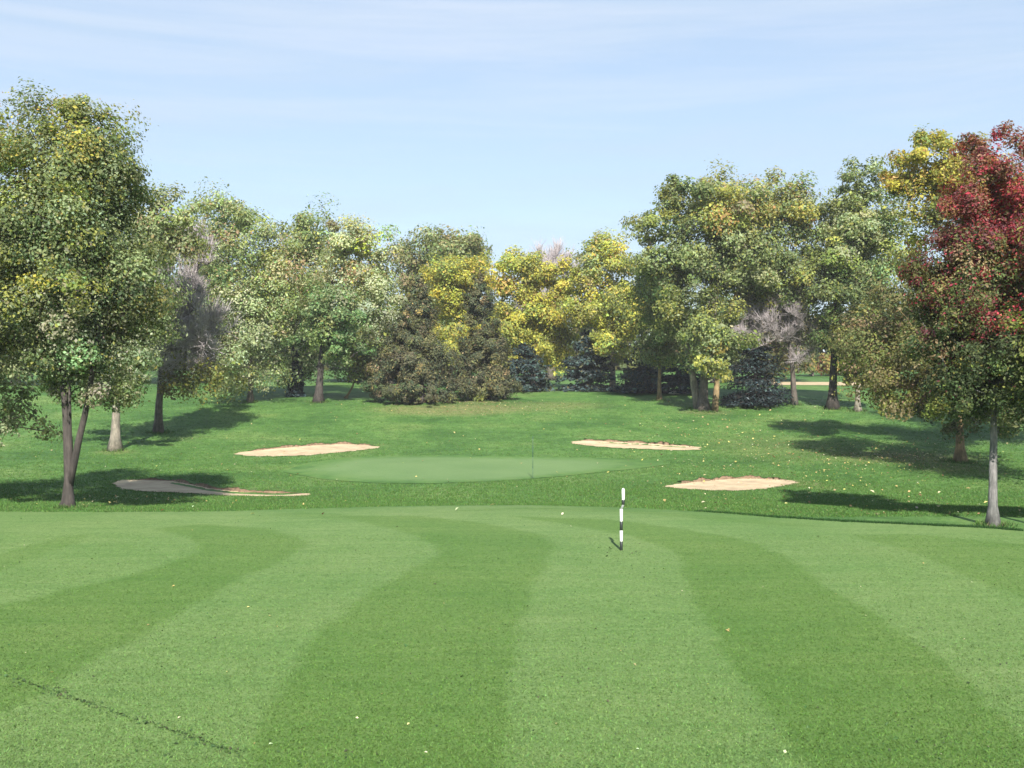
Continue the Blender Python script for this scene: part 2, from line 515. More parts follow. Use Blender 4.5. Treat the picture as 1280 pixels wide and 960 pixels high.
def bare_tree(name, label, u, v, lobes, trunk_w, ncl, twigs, leaf_n, leaf, leaf_lobes, Y=None, seed=1, tw_r=0.013, tw_len=1.1, bark=None, group=None, top=0.7):
    rng = np.random.default_rng(seed)
    bark = bark or M_BARK
    if Y is None:
        bx, by, bz = ground(u, v); Y = by
    else:
        bx = (u - CU) / F * Y; by = Y; bz = float(terr(bx, by))
    base = np.array([bx, by, bz - 0.05])
    root = empty(name, base, label, 'tree', group)
    C, O, LR, PAL = crown_clusters(lobes, Y, base, ncl, rng, 0.3)
    r0 = trunk_w / F * Y * 0.5
    zt, zb = C[:, 2].max(), C[:, 2].min()
    zz = np.linspace(0, 1, 12); hh = zb + (zt - zb) * top
    bend = np.array([0.7 * np.average(C[:, 0]) * zz ** 1.4, 0.5 * np.average(C[:, 1]) * zz, hh * zz]).T
    bend[:, :2] += np.cumsum(rng.standard_normal((12, 2)) * r0 * 0.2, 0) * zz[:, None]
    rad = r0 * (1 - 0.85 * zz) * (1 + 0.5 * np.exp(-zz * hh / (1.5 * r0 + 0.05))) + 0.01
    V, Fl = tube(bend, rad, 10, 0.06, rng)
    trunk = mesh('trunk', V, Fl, bark, root, smooth_shade=True)
    NPl = list(bend[3:]); par = [-1] * len(NPl); rn = len(NPl); load = [0.0] * rn; ends = []
    for ci in np.argsort(np.linalg.norm(C - bend.mean(0), axis=1)):
        arr = np.array(NPl); d = C[ci] - arr
        k = int(np.argmin(np.linalg.norm(d, axis=1) + 0.9 * np.maximum(0, -d[:, 2] + 0.3)))
        a = arr[k]; L = np.linalg.norm(C[ci] - a); prev = k
        for t in (0.4, 0.75, 1.0):
            NPl.append(a + (C[ci] - a) * t + rng.standard_normal(3) * 0.06 * L + np.array([0, 0, -0.08 * L * math.sin(math.pi * t)]))
            par.append(prev); load.append(0.0); prev = len(NPl) - 1
        ends.append(prev)
    for e in ends:
        k = e
        while k >= 0:
            load[k] += 1; k = par[k] if k >= rn else -1
    arr = np.array(NPl); ld = np.array(load)
    ch = np.arange(rn, len(arr)); pa = np.array(par)[ch]
    rs = r0 * 0.5 * np.sqrt(np.maximum(ld, 1) / ncl) + tw_r * 0.9
    grow_branches(arr, par, rn, ch, pa, np.where(pa < rn, rs[ch] * 1.1, rs[pa]), rs[ch], bark, [trunk] * rn, root)
    # fine twigs
    src = rng.choice(ch, twigs)
    t = rng.random((twigs, 1))
    A = arr[np.array(par)[src]] * t + arr[src] * (1 - t)
    cen = bend[-1] * 0.5 + bend[4] * 0.5
    d = unit(unit(A - cen) * 0.55 + rng.standard_normal((twigs, 3)) * 0.5 + np.array([0, 0, 0.85]))
    B = A + d * (tw_len * (0.4 + 0.9 * rng.random((twigs, 1))))
    B2s = A + (B - A) * rng.uniform(0.3, 0.7, (twigs, 1))
    d2 = unit(d + rng.standard_normal((twigs, 3)) * 0.6)
    B2 = B2s + d2 * tw_len * 0.5 * rng.random((twigs, 1))
    V, Fl = sticks(np.concatenate([A, B2s]), np.concatenate([B, B2]), np.full(2 * twigs, tw_r), np.full(2 * twigs, tw_r * 0.45), 3)
    mesh('crown', V, Fl, M_TWIG, root)
    if leaf_n:
        C, O, LR, PAL = crown_clusters(leaf_lobes, Y, base, 60, rng, 0.3)
        idx = rng.integers(0, len(C), leaf_n)
        off = unit(rng.standard_normal((leaf_n, 3))) * (rng.random(leaf_n) ** 0.45 * LR[idx] * 0.33)[:, None]
        col = np.concatenate([palette(PAL[i], 1, rng) for i in idx])
        V, Q, cc = leaves(C[idx] + off, O[idx] * 0.5 + rng.standard_normal((leaf_n, 3)) * 0.7 + np.array([0, 0, 0.5]), leaf * np.exp(0.25 * rng.standard_normal(leaf_n)), col, rng)
        mesh('leaves', V, Q, M_LEAF, root, cc)
    return root


def spruce(name, label, u, v, h_px, w_px, Y=None, seed=1, pal=None, n_whorl=16, per=11, leaf=0.3, group=None, bare=0.03, power=0.8):
    rng = np.random.default_rng(seed)
    if Y is None:
        bx, by, bz = ground(u, v); Y = by
    else:
        bx = (u - CU) / F * Y; by = Y; bz = float(terr(bx, by))
    base = np.array([bx, by, bz - 0.05]); Hh = h_px / F * Y; R = w_px / F * Y * 0.5
    root = empty(name, base, label, 'tree', group)
    zz = np.linspace(0, 1, 8)
    tr_ = tube(np.stack([0 * zz, 0 * zz, zz * Hh * 0.98], 1), 0.035 * Hh * (1 - 0.95 * zz) + 0.01, 8, 0.05, rng)
    A, B, P, N, S, Cc = [], [], [], [], [], []
    for w in range(n_whorl):
        t = bare + (1 - bare) * (w + rng.uniform(-0.3, 0.3)) / n_whorl
        t = min(max(t, bare), 0.97)
        for b in range(per):
            ang = 2 * np.pi * (b + rng.random()) / per; t = min(0.97, max(bare, t + rng.normal(0, 0.018)))
            L = R * (1 - t) ** power * rng.uniform(0.60, 1.18) + 0.08
            z0 = t * Hh; dr = np.array([math.cos(ang), math.sin(ang), 0])
            end = np.array([0, 0, z0]) + dr * L + np.array([0, 0, -0.20 * L + 0.12 * L * t * 2])
            A.append([0, 0, z0]); B.append(end)
            k = max(8, int(58 * L / R))
            s = rng.random(k) ** 0.6
            p = np.array([0, 0, z0])[None] * (1 - s[:, None]) + end[None] * s[:, None]
            side = np.array([-dr[1], dr[0], 0])
            p = p + side * (rng.uniform(-1, 1, k) * 0.42 * L * (1.15 - s))[:, None] + np.array([0, 0, 1]) * (rng.uniform(-0.32, 0.10, k) * 0.9)[:, None]
            P.append(p); N.append(np.array([0, 0, 0.9]) + 0.35 * dr + 0.45 * rng.standard_normal((k, 3)))
            S.append(leaf * (0.7 + 0.6 * rng.random(k)))
            Cc.append(palette(pal, k, rng, 0.2))
    V, Fl = join([tr_, sticks(np.array(A), np.array(B), np.full(len(A), 0.012 * Hh * 0.6), np.full(len(A), 0.006), 4)])
    mesh('trunk', V, Fl, M_BARK_D, root)
    P = np.concatenate(P); keep = P[:, 2] > 0.08
    V, Q, cc = leaves(P[keep], np.concatenate(N)[keep], np.concatenate(S)[keep], np.concatenate(Cc)[keep], rng, 0.5)
    mesh('crown', V, Q, M_NEEDLE, root, cc)
    return root


# ------------------------------------------------------------------ ground
def spaced(lo, hi, step, far, grow=1.16):
    a = list(np.arange(lo, hi + step * 0.5, step))
    s = step
    while a[-1] < far[1]:
        s *= grow; a.append(a[-1] + s)
    s = step
    while a[0] > far[0]:
        s *= grow; a.insert(0, a[0] - s)
    return np.array(a)


# bunker outlines in photo pixels: (near edge left->right, far edge right->left)
BUNKERS = [
    ('kidney shaped sand bunker with a thin tail, left front of the green',
     [(140, 604), (150, 611), (178, 614.5), (215, 615.5), (245, 617), (280, 619.5), (320, 620.5), (360, 620.5), (389, 619.5)],
     [(388, 617), (340, 616.4), (300, 615), (268, 611.5), (240, 606), (215, 601.5), (180, 600.5), (152, 600)]),
    ('flat pale sand bunker lying back left of the green, right of its grey trunked trees',
     [(292, 567.5), (310, 570), (345, 570.5), (385, 569.5), (420, 566), (445, 563.5), (476, 559.8)],
     [(472, 558.4), (455, 556.5), (430, 555.2), (400, 556.5), (360, 559.5), (325, 563), (300, 565.5)]),
    ('narrow pale sand bunker at the back right of the green, behind the flagstick',
     [(714, 554.5), (735, 557), (770, 560), (810, 561.5), (850, 563), (876, 562)],
     [(874, 558.8), (840, 556.6), (800, 554), (760, 552), (730, 551), (716, 551.6)]),
    ('oval pinkish sand bunker at right front of the green, nearest the marker pole',
     [(827, 608.5), (850, 611), (885, 613), (925, 613.5), (955, 611.5), (980, 607.5), (997, 604)],
     [(992, 601), (960, 599), (925, 598.5), (895, 600), (865, 603), (840, 606)]),
]


def pts(px):
    return np.array([ground(a, b)[:2] for a, b in px])


def resample(p, n):
    d = np.concatenate([[0], np.cumsum(np.linalg.norm(np.diff(p, axis=0), axis=1))]); t = np.linspace(0, d[-1], n)
    return np.stack([np.interp(t, d, p[:, 0]), np.interp(t, d, p[:, 1])], 1)


def inside_dist(X, Y, poly):
    """signed distance (positive inside) to a polygon"""
    px, py = X.ravel(), Y.ravel()
    ins = np.zeros(len(px), bool); dist = np.full(len(px), 1e9)
    for (ax, ay), (bx, by) in zip(poly, np.roll(poly, -1, 0)):
        c = ((ay > py) != (by > py)) & (px < (bx - ax) * (py - ay) / (by - ay + 1e-12) + ax)
        ins ^= c
        ex, ey = bx - ax, by - ay
        t = np.clip(((px - ax) * ex + (py - ay) * ey) / (ex * ex + ey * ey + 1e-12), 0, 1)
        dist = np.minimum(dist, np.hypot(px - ax - t * ex, py - ay - t * ey))
    return np.where(ins, dist, -dist).reshape(X.shape)


bunk_xy = [(pts(n_), pts(f_)) for _, n_, f_ in BUNKERS]
bunk_poly = [np.concatenate([a, b]) for a, b in bunk_xy]

edge_px = [(-260, 642), (0, 640.5), (140, 641), (280, 640), (430, 635.5), (560, 632.5), (640, 632), (720, 633.5), (800, 636), (870, 640), (960, 647), (1040, 652), (1100, 655), (1180, 658.5),
           (1240, 661.5), (1320, 668), (1500, 690)]
edge = pts(edge_px)
es = resample(edge, 120)

gx = spaced(-48, 48, 0.4, (-2500, 2500)); gy = spaced(30, 100, 0.3, (-300, 3500))
GX, GY = np.meshgrid(gx, gy)
GZ = terr(GX, GY)
core = (np.abs(GX) < 60) & (GY > 25) & (GY < 110)
for poly in bunk_poly:
    GZ = GZ - 0.10 * smooth(-0.1, 0.8, inside_dist(GX, GY, poly))
GZ = GZ - 0.12 * smooth(0.3, 1.2, np.interp(GX, es[:, 0], es[:, 1]) - GY) * (np.abs(GX) < 44) * (GY > -9)
# dry / bare patches (photo pixel centre, half width, half height, strength)
dry = np.zeros(GX.shape)
for (cu, cv, w_, h_, s_) in [(575, 512, 130, 9, 0.95), (690, 507, 80, 6, 0.55), (1120, 572, 110, 12, 0.9), (1195, 585, 60, 9, 0.8), (1015, 606, 35, 7, 0.8), (980, 560, 110, 22, 0.35),
                             (445, 556, 45, 2.5, 0.5), (330, 612, 70, 3, 0.35), (143, 565, 30, 4, 0.5), (880, 515, 40, 4, 0.6), (600, 502, 45, 3, 0.9)]:
    cx_, cy_, _ = ground(cu, cv)
    hy = abs(ground(cu, cv - h_)[1] - ground(cu, cv + h_)[1]) / 2; hx = w_ / F * cy_
    dry = np.maximum(dry, s_ * (1 - smooth(0.35, 1.15, np.hypot((GX - cx_) / hx, (GY - cy_) / hy))))
ny, nx = GX.shape
I = np.arange(ny * nx).reshape(ny, nx)
Q = np.stack([I[:-1, :-1], I[:-1, 1:], I[1:, 1:], I[1:, :-1]], -1).reshape(-1, 4)
o = mesh('rough_ground', np.stack([GX, GY, GZ], -1).reshape(-1, 3), Q, M_ROUGH, smooth_shade=True, extra={'dry': dry.ravel()})
tag(o, 'mown green rough ground of the golf course', None, None, 'structure')

# fairway sheet with its mown stripes
STRIPES = [
    ([(-60, 722), (0, 716), (55, 695), (105, 676), (104, 670), (60, 676), (0, 694), (-60, 706)], 0.10, 0.55),
    ([(-200, 790), (0, 758), (120, 731), (200, 711), (242, 693), (250, 684), (235, 671), (190, 662), (260, 656), (335, 662), (380, 677), (382, 686), (340, 708), (280, 735), (215, 775), (140, 815), (70, 858),
      (0, 895), (-200, 985)], 0.14, 0.9),
    ([(300, 985), (325, 915), (352, 858), (400, 792), (440, 757), (485, 728), (528, 707), (548, 692), (547, 683), (520, 670), (470, 657), (415, 645), (520, 646), (610, 655), (672, 668), (694, 684), (684, 705),
      (664, 740), (645, 800), (636, 870), (632, 985)], 0.13, 0.9),
    ([(1040, 995), (965, 900), (915, 835), (880, 775), (857, 730), (852, 703), (838, 688), (790, 671), (700, 655), (640, 646), (760, 650), (860, 664), (930, 676), (985, 697), (1030, 732), (1080, 762),
      (1150, 805), (1220, 865), (1300, 945), (1340, 990)], 0.13, 0.95),
    ([(1400, 800), (1285, 752), (1225, 728), (1175, 705), (1120, 684), (1060, 670), (1130, 668), (1280, 682), (1400, 700)], 0.13, 0.75),
    ([(560, 641), (640, 638), (760, 641), (880, 650), (960, 657), (1060, 662), (960, 652), (870, 644), (780, 638), (660, 635), (580, 638)], 0.10, 0.55),
    ([(330, 645), (420, 650), (470, 652), (430, 644), (370, 641)], 0.10, 0.5),
]
fx = np.concatenate([np.arange(-45, -16, 0.5), np.arange(-16, 18, 0.12), np.arange(18, 45, 0.5)])
ye = np.interp(fx, es[:, 0], es[:, 1])
ye = ye + 0.05 * np.sin(fx * 3.1) + 0.05 * np.sin(fx * 7.7 + 1) + 0.05 * np.sin(fx * 17.0) * np.sin(fx * 2.2)
tt = np.concatenate([np.linspace(0, 0.42, 40)[:-1], np.linspace(0.42, 1, 230)])
FY = -10 + (ye[None] + 10) * tt[:, None]; FX = np.broadcast_to(fx[None], FY.shape)
stripe = np.zeros(FX.shape)
for px, soft, amt in STRIPES:
    P_ = pts(px)
    sd = inside_dist(FX, FY, P_)
    sd = sd + 0.05 * np.sin(FX * 2.3 + FY * 1.7) + 0.04 * np.sin(FY * 4.3 - FX * 1.1) + 0.03 * RNG.standard_normal(FX.shape)
    w_ = 0.6 * soft * (1 + 0.03 * FY) + 0.06 * np.sin(FX * 9) * np.sin(FY * 5)
    stripe = np.maximum(stripe, amt * smooth(-1, 1, sd / w_))
wv = 0.10 + 0.75 * smooth(-8.5, -4.5, FX) * (1 - smooth(5.5, 9.5, FX))
verge = wv * smooth(1.9, 0.0, np.broadcast_to(ye[None], FY.shape) - FY + 0.25 * np.sin(FX * 1.3) + 0.15 * np.sin(FX * 4.1))
ny, nx = FX.shape
I = np.arange(ny * nx).reshape(ny, nx)
Q = np.stack([I[:-1, :-1], I[:-1, 1:], I[1:, 1:], I[1:, :-1]], -1).reshape(-1, 4)
o = mesh('fairway', np.stack([FX, FY, terr(FX, FY) + 0.02], -1).reshape(-1, 3), Q, M_FAIR, smooth_shade=True, extra={'stripe': stripe.ravel(), 'verge': verge.ravel()})
tag(o, 'close mown fairway with curving light and dark mowing stripes', None, None, 'structure')


def draped(name, outline, mat, lift, rings=26, parent=None, depth=0.0, origin=(0, 0, 0), seg=200, collar=None):
    """closed outline filled with concentric rings laid on the ground"""
    P = resample(np.concatenate([outline, outline[:1]]), seg + 1)[:-1]
    P = (np.roll(P, 1, 0) + 2 * P + np.roll(P, -1, 0)) / 4
    c = P.mean(0)
    s = np.linspace(1, 0.02, rings)
    X = c[0] + (P[None, :, 0] - c[0]) * s[:, None]; Y_ = c[1] + (P[None, :, 1] - c[1]) * s[:, None]
    Z = terr(X, Y_) + lift - depth * smooth(0, 0.25, 1 - s)[:, None]
    V = np.stack([X, Y_, Z], -1).reshape(-1, 3) - np.array(origin)
    I = np.arange(rings * seg).reshape(rings, seg); J = np.roll(I, -1, 1)
    Q = np.stack([I[:-1], J[:-1], J[1:], I[1:]], -1).reshape(-1, 4)
    cap = I[-1][None]
    ex = None
    if collar is not None:
        w_ = 0.30 + 0.35 * smooth(collar[0], collar[1], X)
        ex = {'collar': (1 - smooth(0, 1, (1 - s)[:, None] / w_)).ravel()}
    return mesh(name, V, [Q, cap], mat, parent, smooth_shade=True, extra=ex), P


green_px = [(352, 590), (400, 599), (470, 604), (540, 605), (610, 602.5), (680, 597.5), (740, 591.5), (800, 586), (842, 580), (800, 574.5), (720, 572), (640, 571), (560, 569.5), (500, 570), (430, 573), (380, 580)]
o, green_edge = draped('putting_green', pts(green_px), M_GREEN, 0.02, 60, collar=(1.0, 8.0))
tag(o, 'smooth pale putting green', None, None, 'structure')

for (label, _, _), (near, far) in zip(BUNKERS, bunk_xy):
    poly = np.concatenate([near, far])
    c = poly.mean(0); base = (c[0], c[1], float(terr(c[0], c[1])))
    root = empty('sand_bunker', base, label, 'bunker', 'sand bunkers round the green')
    # wobble the outline a little so that the turf edge is ragged
    P = resample(np.concatenate([poly, poly[:1]]), 241)[:-1]
    dirn = unit(P - c)
    P = P + dirn * (0.10 * np.sin(np.arange(240) * 0.55) + 0.06 * RNG.standard_normal(240))[:, None]
    draped('sand', P, M_SAND, 0.012, 14, root, 0.06, base, 240)
    # raised back face of bare earth with turf rolling away behind it
    f = resample(far, 90)[3:-3]
    f = f + (0.06 * RNG.standard_normal(len(f)))[:, None] * unit(f - c)
    hgt = (0.10 + 0.05 * np.sin(np.arange(len(f)) * 0.35) + 0.02 * RNG.standard_normal(len(f))) * smooth(0, 12, np.arange(len(f))) * smooth(0, 12, np.arange(len(f))[::-1])
    out = np.array([0.0, 1.0])
    rows = []
    z0 = terr(f[:, 0], f[:, 1])
    rows.append(np.stack([f[:, 0], f[:, 1] - 0.05, z0 - 0.05], 1))
    rows.append(np.stack([f[:, 0], f[:, 1] + 0.10, z0 + hgt], 1))
    V = np.concatenate(rows) - np.array(base); k = len(f); i = np.arange(k - 1)
    mesh('earth_face', V, np.stack([i, i + 1, k + i + 1, k + i], 1), M_DIRT, root, smooth_shade=True)
    rows = []
    for q in range(7):
        yy = f[:, 1] + 0.08 + 1.5 * q / 6; tq = q / 6
        rows.append(np.stack([f[:, 0], yy, terr(f[:, 0], yy) + (hgt + 0.02) * (1 - smooth(0, 1, tq)) - 0.03 * tq], 1))
    V = np.concatenate(rows) - np.array(base)
    Qs = np.concatenate([np.stack([r * k + i, r * k + i + 1, (r + 1) * k + i + 1, (r + 1) * k + i], 1) for r in range(6)])
    mesh('turf_lip', V, Qs, M_ROUGH, root, smooth_shade=True)

# sandy path crossing the far field
a = np.linspace(28, 95, 60)
yp = 124 + 0.02 * (a - 40) + 0.7 * np.sin(a * 0.1)
V = np.concatenate([np.stack([a, yp - 5.5 + 0.15 * np.sin(a * 2.2), terr(a, yp - 5.5) + 0.03], 1), np.stack([a, yp + 6.0 + 0.2 * np.sin(a * 1.7), terr(a, yp + 6.0) + 0.03], 1)])
i = np.arange(59)
o = mesh('sandy_path', V, np.stack([i, i + 1, 60 + i + 1, 60 + i], 1), M_SAND)
tag(o, 'pale sandy path across the far field', None, None, 'structure')

# ------------------------------------------------------------------ grass blades in the rough, litter, clods
def blades(name, X, Y_, h, w, pal, label, rng, lift=0.0, per=4):
    X = np.repeat(X, per) + rng.normal(0, 0.05, len(X) * per); Y_ = np.repeat(Y_, per) + rng.normal(0, 0.05, len(Y_) * per)
    h = np.repeat(h, per) * rng.uniform(0.6, 1.25, len(X)); n = len(X)
    ang = rng.uniform(0, np.pi, n); Z = terr(X, Y_) + lift
    B = np.stack([X, Y_, Z - 0.01], 1); s = np.stack([np.cos(ang), np.sin(ang), 0 * ang], 1) * (w * 0.5)
    tip = B + np.stack([rng.normal(0, 0.4, n) * h, rng.normal(0, 0.4, n) * h, h], 1)
    V = np.stack([B - s, B + s, tip], 1).reshape(-1, 3)
    c = np.repeat(palette(pal, n, rng, 0.22), 3, 0)
    o = mesh(name, V, np.arange(3 * n).reshape(-1, 3), M_BLADE, None, c)
    return tag(o, label, None, None, 'stuff')


rg = np.random.default_rng(5)
def scatter(n, ylo, yhi, rng, spread=0.56):
    """random ground points, denser close by"""
    y = 1 / rng.uniform(1 / yhi, 1 / ylo, n)
    return rng.uniform(-spread, spread, n) * y, y


X, Y_ = scatter(120000, 30.5, 92, rg)
ok = Y_ > np.interp(X, es[:, 0], es[:, 1]) + rg.normal(0.0, 0.12, len(X))
ok &= inside_dist(X, Y_, green_edge) < -0.1
for poly in bunk_poly:
    ok &= inside_dist(X, Y_, poly) < 0.0
X, Y_ = X[ok], Y_[ok]
GRASS = [((0.052, 0.124, 0.024), 3), ((0.074, 0.154, 0.031), 3), ((0.095, 0.172, 0.040), 1.5), ((0.14, 0.16, 0.06), 0.4)]
blades('rough_grass', X, Y_, 0.045 + 0.0006 * Y_, 0.03, GRASS, 'longer uneven grass of the rough', rg)
# ragged longer fringe where the rough meets the fairway on the right
t = rg.uniform(0, 1, 2600); q = (edge_px[9][0], edge_px[14][0] + 40)
uu = q[0] + (q[1] - q[0]) * t
fxp = np.interp(uu, [e[0] for e in edge_px], edge[:, 0]); fyp = np.interp(fxp, es[:, 0], es[:, 1]) + np.abs(rg.normal(0.05, 0.12, len(t)))
blades('grass_fringe', fxp, fyp, np.full(len(t), 0.075), 0.025, [((0.018, 0.055, 0.012), 2), ((0.03, 0.085, 0.018), 1)], 'darker uncut grass fringe along the fairway edge', rg)


# longer grass left by the mower round the feet of the trees
tx, ty = [], []
for tu, tv, rr_ in [(85, 635, .42), (143, 563, .55), (198, 541, .6), (313, 503, .5), (398, 503, .8), (824, 501, .4), (879, 513, 1.2), (993, 506, .5), (1041, 511, .8), (1072, 514, .6), (1200, 578, .7), (1241, 658, .36)]:
    g_ = ground(tu, tv); k_ = int(110 * rr_ + 60); a_ = rg.uniform(0, 2 * np.pi, k_); q_ = rr_ * np.abs(rg.normal(0.85, 0.35, k_))
    tx.append(g_[0] + q_ * np.cos(a_)); ty.append(g_[1] + q_ * np.sin(a_))
tx, ty = np.concatenate(tx), np.concatenate(ty)
blades('trunk_grass', tx, ty, 0.12 + 0.0012 * ty, 0.035, GRASS + [((0.15, 0.15, 0.07), 1.2), ((0.03, 0.08, 0.018), 1.5)], 'longer unmown grass round the feet of the trunks', rg)


def flakes(name, X, Y_, size, pal, label, rng, lift, mat=None, tilt=0.35):
    P = np.stack([X, Y_, terr(X, Y_) + lift], 1); n = len(X)
    N = np.array([0, 0, 1.0]) + tilt * rng.standard_normal((n, 3))
    V, Q, c = leaves(P, N, size * np.exp(0.3 * rng.standard_normal(n)), palette(pal, n, rng, 0.2), rng, 0.7, 0.3)
    return tag(mesh(name, V, Q, mat or M_LITTER, None, c), label, None, None, 'stuff')


LITTER = [((0.42, 0.36, 0.12), 3), ((0.36, 0.27, 0.12), 2), ((0.45, 0.42, 0.25), 2), ((0.20, 0.11, 0.05), 1.5)]
bx_, by_ = [], []
for cu, cv, su, sv, n in [(930, 540, 85, 28, 900), (1120, 572, 70, 12, 420), (580, 508, 80, 6, 420), (1000, 590, 90, 20, 240), (250, 560, 120, 26, 110), (640, 560, 250, 40, 110), (170, 628, 60, 5, 50), (1150, 630, 70, 14, 60)]:
    for _ in range(n):
        g = ground(rg.normal(cu, su), min(645, max(497, rg.normal(cv, sv))))
        bx_.append(g[0]); by_.append(g[1])
flakes('fallen_leaves', np.array(bx_), np.array(by_), np.full(len(bx_), 0.105), LITTER, 'scattered fallen yellow and tan leaves on the rough', rg, 0.07)
X, Y_ = scatter(60, 11, 30, rg, 0.5)
flakes('stray_leaves', X, Y_, np.full(len(X), 0.038), [((0.5, 0.46, 0.3), 2), ((0.4, 0.33, 0.12), 2)], 'few pale stray leaves on the fairway', rg, 0.035)
# short fairway turf, near part: individual blades
Yb_ = 1 / rg.uniform(1 / 27, 1 / 10.3, 210000); Xb_ = rg.uniform(-0.56, 0.56, len(Yb_)) * Yb_
sb = np.zeros(len(Xb_))
for px, soft, amt in STRIPES:
    sb = np.maximum(sb, amt * smooth(-1, 1, inside_dist(Xb_, Yb_, pts(px)) / (0.6 * soft * (1 + 0.03 * Yb_))))
fl = np.clip(rg.normal(0, 0.21, len(Xb_)), -0.55, 0.5)
cb = (np.array([0.108, 0.188, 0.052])[None] * (1 - sb[:, None]) + np.array([0.078, 0.152, 0.030])[None] * sb[:, None]) * np.exp(fl)[:, None] * np.exp(0.07 * rg.standard_normal((len(Xb_), 3)))
hb = rg.uniform(0.012, 0.030, len(Xb_)); an_ = rg.uniform(0, np.pi, len(Xb_))
B_ = np.stack([Xb_, Yb_, terr(Xb_, Yb_) + 0.016], 1); s3 = np.stack([np.cos(an_), np.sin(an_), 0 * an_], 1) * 0.009
tp = B_ + np.stack([rg.normal(0, 0.9, len(Xb_)) * hb, rg.normal(0, 0.9, len(Xb_)) * hb, hb], 1)
o = mesh('fairway_grass', np.stack([B_ - s3, B_ + s3, tp], 1).reshape(-1, 3), np.arange(3 * len(Xb_)).reshape(-1, 3), M_BLADE, None, np.repeat(cb, 3, 0))
tag(o, 'short mown grass blades of the near fairway', None, None, 'stuff')
# dark clods and clippings
X, Y_ = scatter(2300, 10.8, 31, rg, 0.52)
sel = rg.random(len(X)) < (0.25 + 0.75 * (np.sin(X * 0.9 + 1) * np.sin(Y_ * 0.5) > 0.1))
tq = rg.uniform(-10, 305, 520)
tr = np.array([ground(u_, np.interp(u_, [-10, 10, 50, 80, 110, 140, 165, 195, 215, 240, 265, 305], [842, 847, 862, 872, 882, 893, 902, 911, 917, 926, 935, 948]) + rg.normal(0, 2.6 + 2 * math.sin(u_ * 0.11)))[:2] for u_ in tq])
hp = np.array([ground(776 + rg.normal(0, 22), 690 + rg.normal(0, 5))[:2] for _ in range(60)])
X = np.concatenate([X[sel], tr[:, 0], hp[:, 0]]); Y_ = np.concatenate([Y_[sel], tr[:, 1], hp[:, 1]])
flakes('grass_clippings', X, Y_, np.where(rg.random(len(X)) < 0.16, 0.046, 0.026), [((0.035, 0.060, 0.018), 3), ((0.05, 0.05, 0.024), 1.5), ((0.04, 0.09, 0.024), 3)], 'small dark clods and clippings scattered over the fairway', rg, 0.03, tilt=0.6)

# ------------------------------------------------------------------ marker pole and flagstick
def ring_rod(name, z0, z1, r0, r1, mat, parent, x0=0.0, x1=0.0, sides=16):
    zz = np.array([z0, z0 + 0.004, (z0 + z1) / 2, z1 - 0.004, z1]); t = (zz - z0) / (z1 - z0)
    rr = r0 + (r1 - r0) * t; rr[0] *= 0.9; rr[-1] *= 0.9
    V, Fl = tube(np.stack([x0 + (x1 - x0) * t, 0 * zz, zz], 1), rr, sides)
    return mesh(name, V, Fl, mat, parent, smooth_shade=True)


M_WHITE = plain('white painted plastic', (0.80, 0.80, 0.78), 0.45, 0.05, 8)
M_BLACK = plain('black painted plastic', (0.018, 0.022, 0.02), 0.45, 0.3, 8)
M_GREY = plain('worn grey collar', (0.20, 0.22, 0.20), 0.6, 0.2, 10)
M_PINW = plain('faded pin paint', (0.075, 0.135, 0.065), 0.6, 0.1, 6)
M_PING = plain('dark green pin paint', (0.035, 0.085, 0.045), 0.6, 0.2, 6)
g = ground(776, 689)
pole = empty('marker_pole', (g[0], g[1], g[2] + 0.01), 'black and white striped marker pole standing on the fairway', 'marker pole')
s_ = g[1] / F
zv = lambda v_: (689 - v_) * s_
r_ = 1.9 * s_
xo = lambda v_: (0.6 if v_ > 636 else 3.0) * s_
for nm, va, vb, m_ in [('black_band', 692, 677.5, M_BLACK), ('white_band', 677.5, 664, M_WHITE), ('black_band', 664, 652.5, M_BLACK), ('white_band', 652.5, 637, M_WHITE),
                       ('grey_joint', 637, 631.5, M_GREY), ('black_band', 631.5, 625.5, M_BLACK), ('white_band', 625.5, 612.5, M_WHITE)]:
    k_ = 0.8 if nm == 'grey_joint' else 1.0
    ring_rod(nm, zv(va) + 0.0005, zv(vb) - 0.0005, r_ * k_, r_ * k_, m_, pole, xo(va), xo(vb))
cap_z = zv(612.5)
ring_rod('top_cap', cap_z - 0.002, cap_z + 0.03, r_ * 0.9, r_ * 0.45, M_WHITE, pole, xo(612.5), xo(612.5))

g = ground(666, 598)
pin = empty('flagstick', (g[0], g[1], g[2] + 0.02), 'thin faded flagstick standing in the hole of the putting green', 'flagstick')
s_ = g[1] / F
zv = lambda v_: (598 - v_) * s_
for nm, va, vb, m_ in [('pale_band', 599, 586, M_PINW), ('dark_band', 586, 583, M_PING), ('pale_band', 583, 572, M_PINW), ('dark_band', 572, 557.5, M_PING), ('pale_band', 557.5, 549, M_PINW), ('dark_band', 549, 546, M_PING)]:
    ring_rod(nm, zv(va), zv(vb), 0.024, 0.024, m_, pin)
N_ = 24; an = np.linspace(0, 2 * np.pi, N_, endpoint=False)
V = np.concatenate([np.stack([0.11 * np.cos(an), 0.11 * np.sin(an), 0 * an + 0.006], 1), np.stack([0.055 * np.cos(an), 0.055 * np.sin(an), 0 * an + 0.006], 1)])
i = np.arange(N_); j = (i + 1) % N_
mesh('hole_rim', V, np.stack([i, j, N_ + j, N_ + i], 1), M_PING, pin)

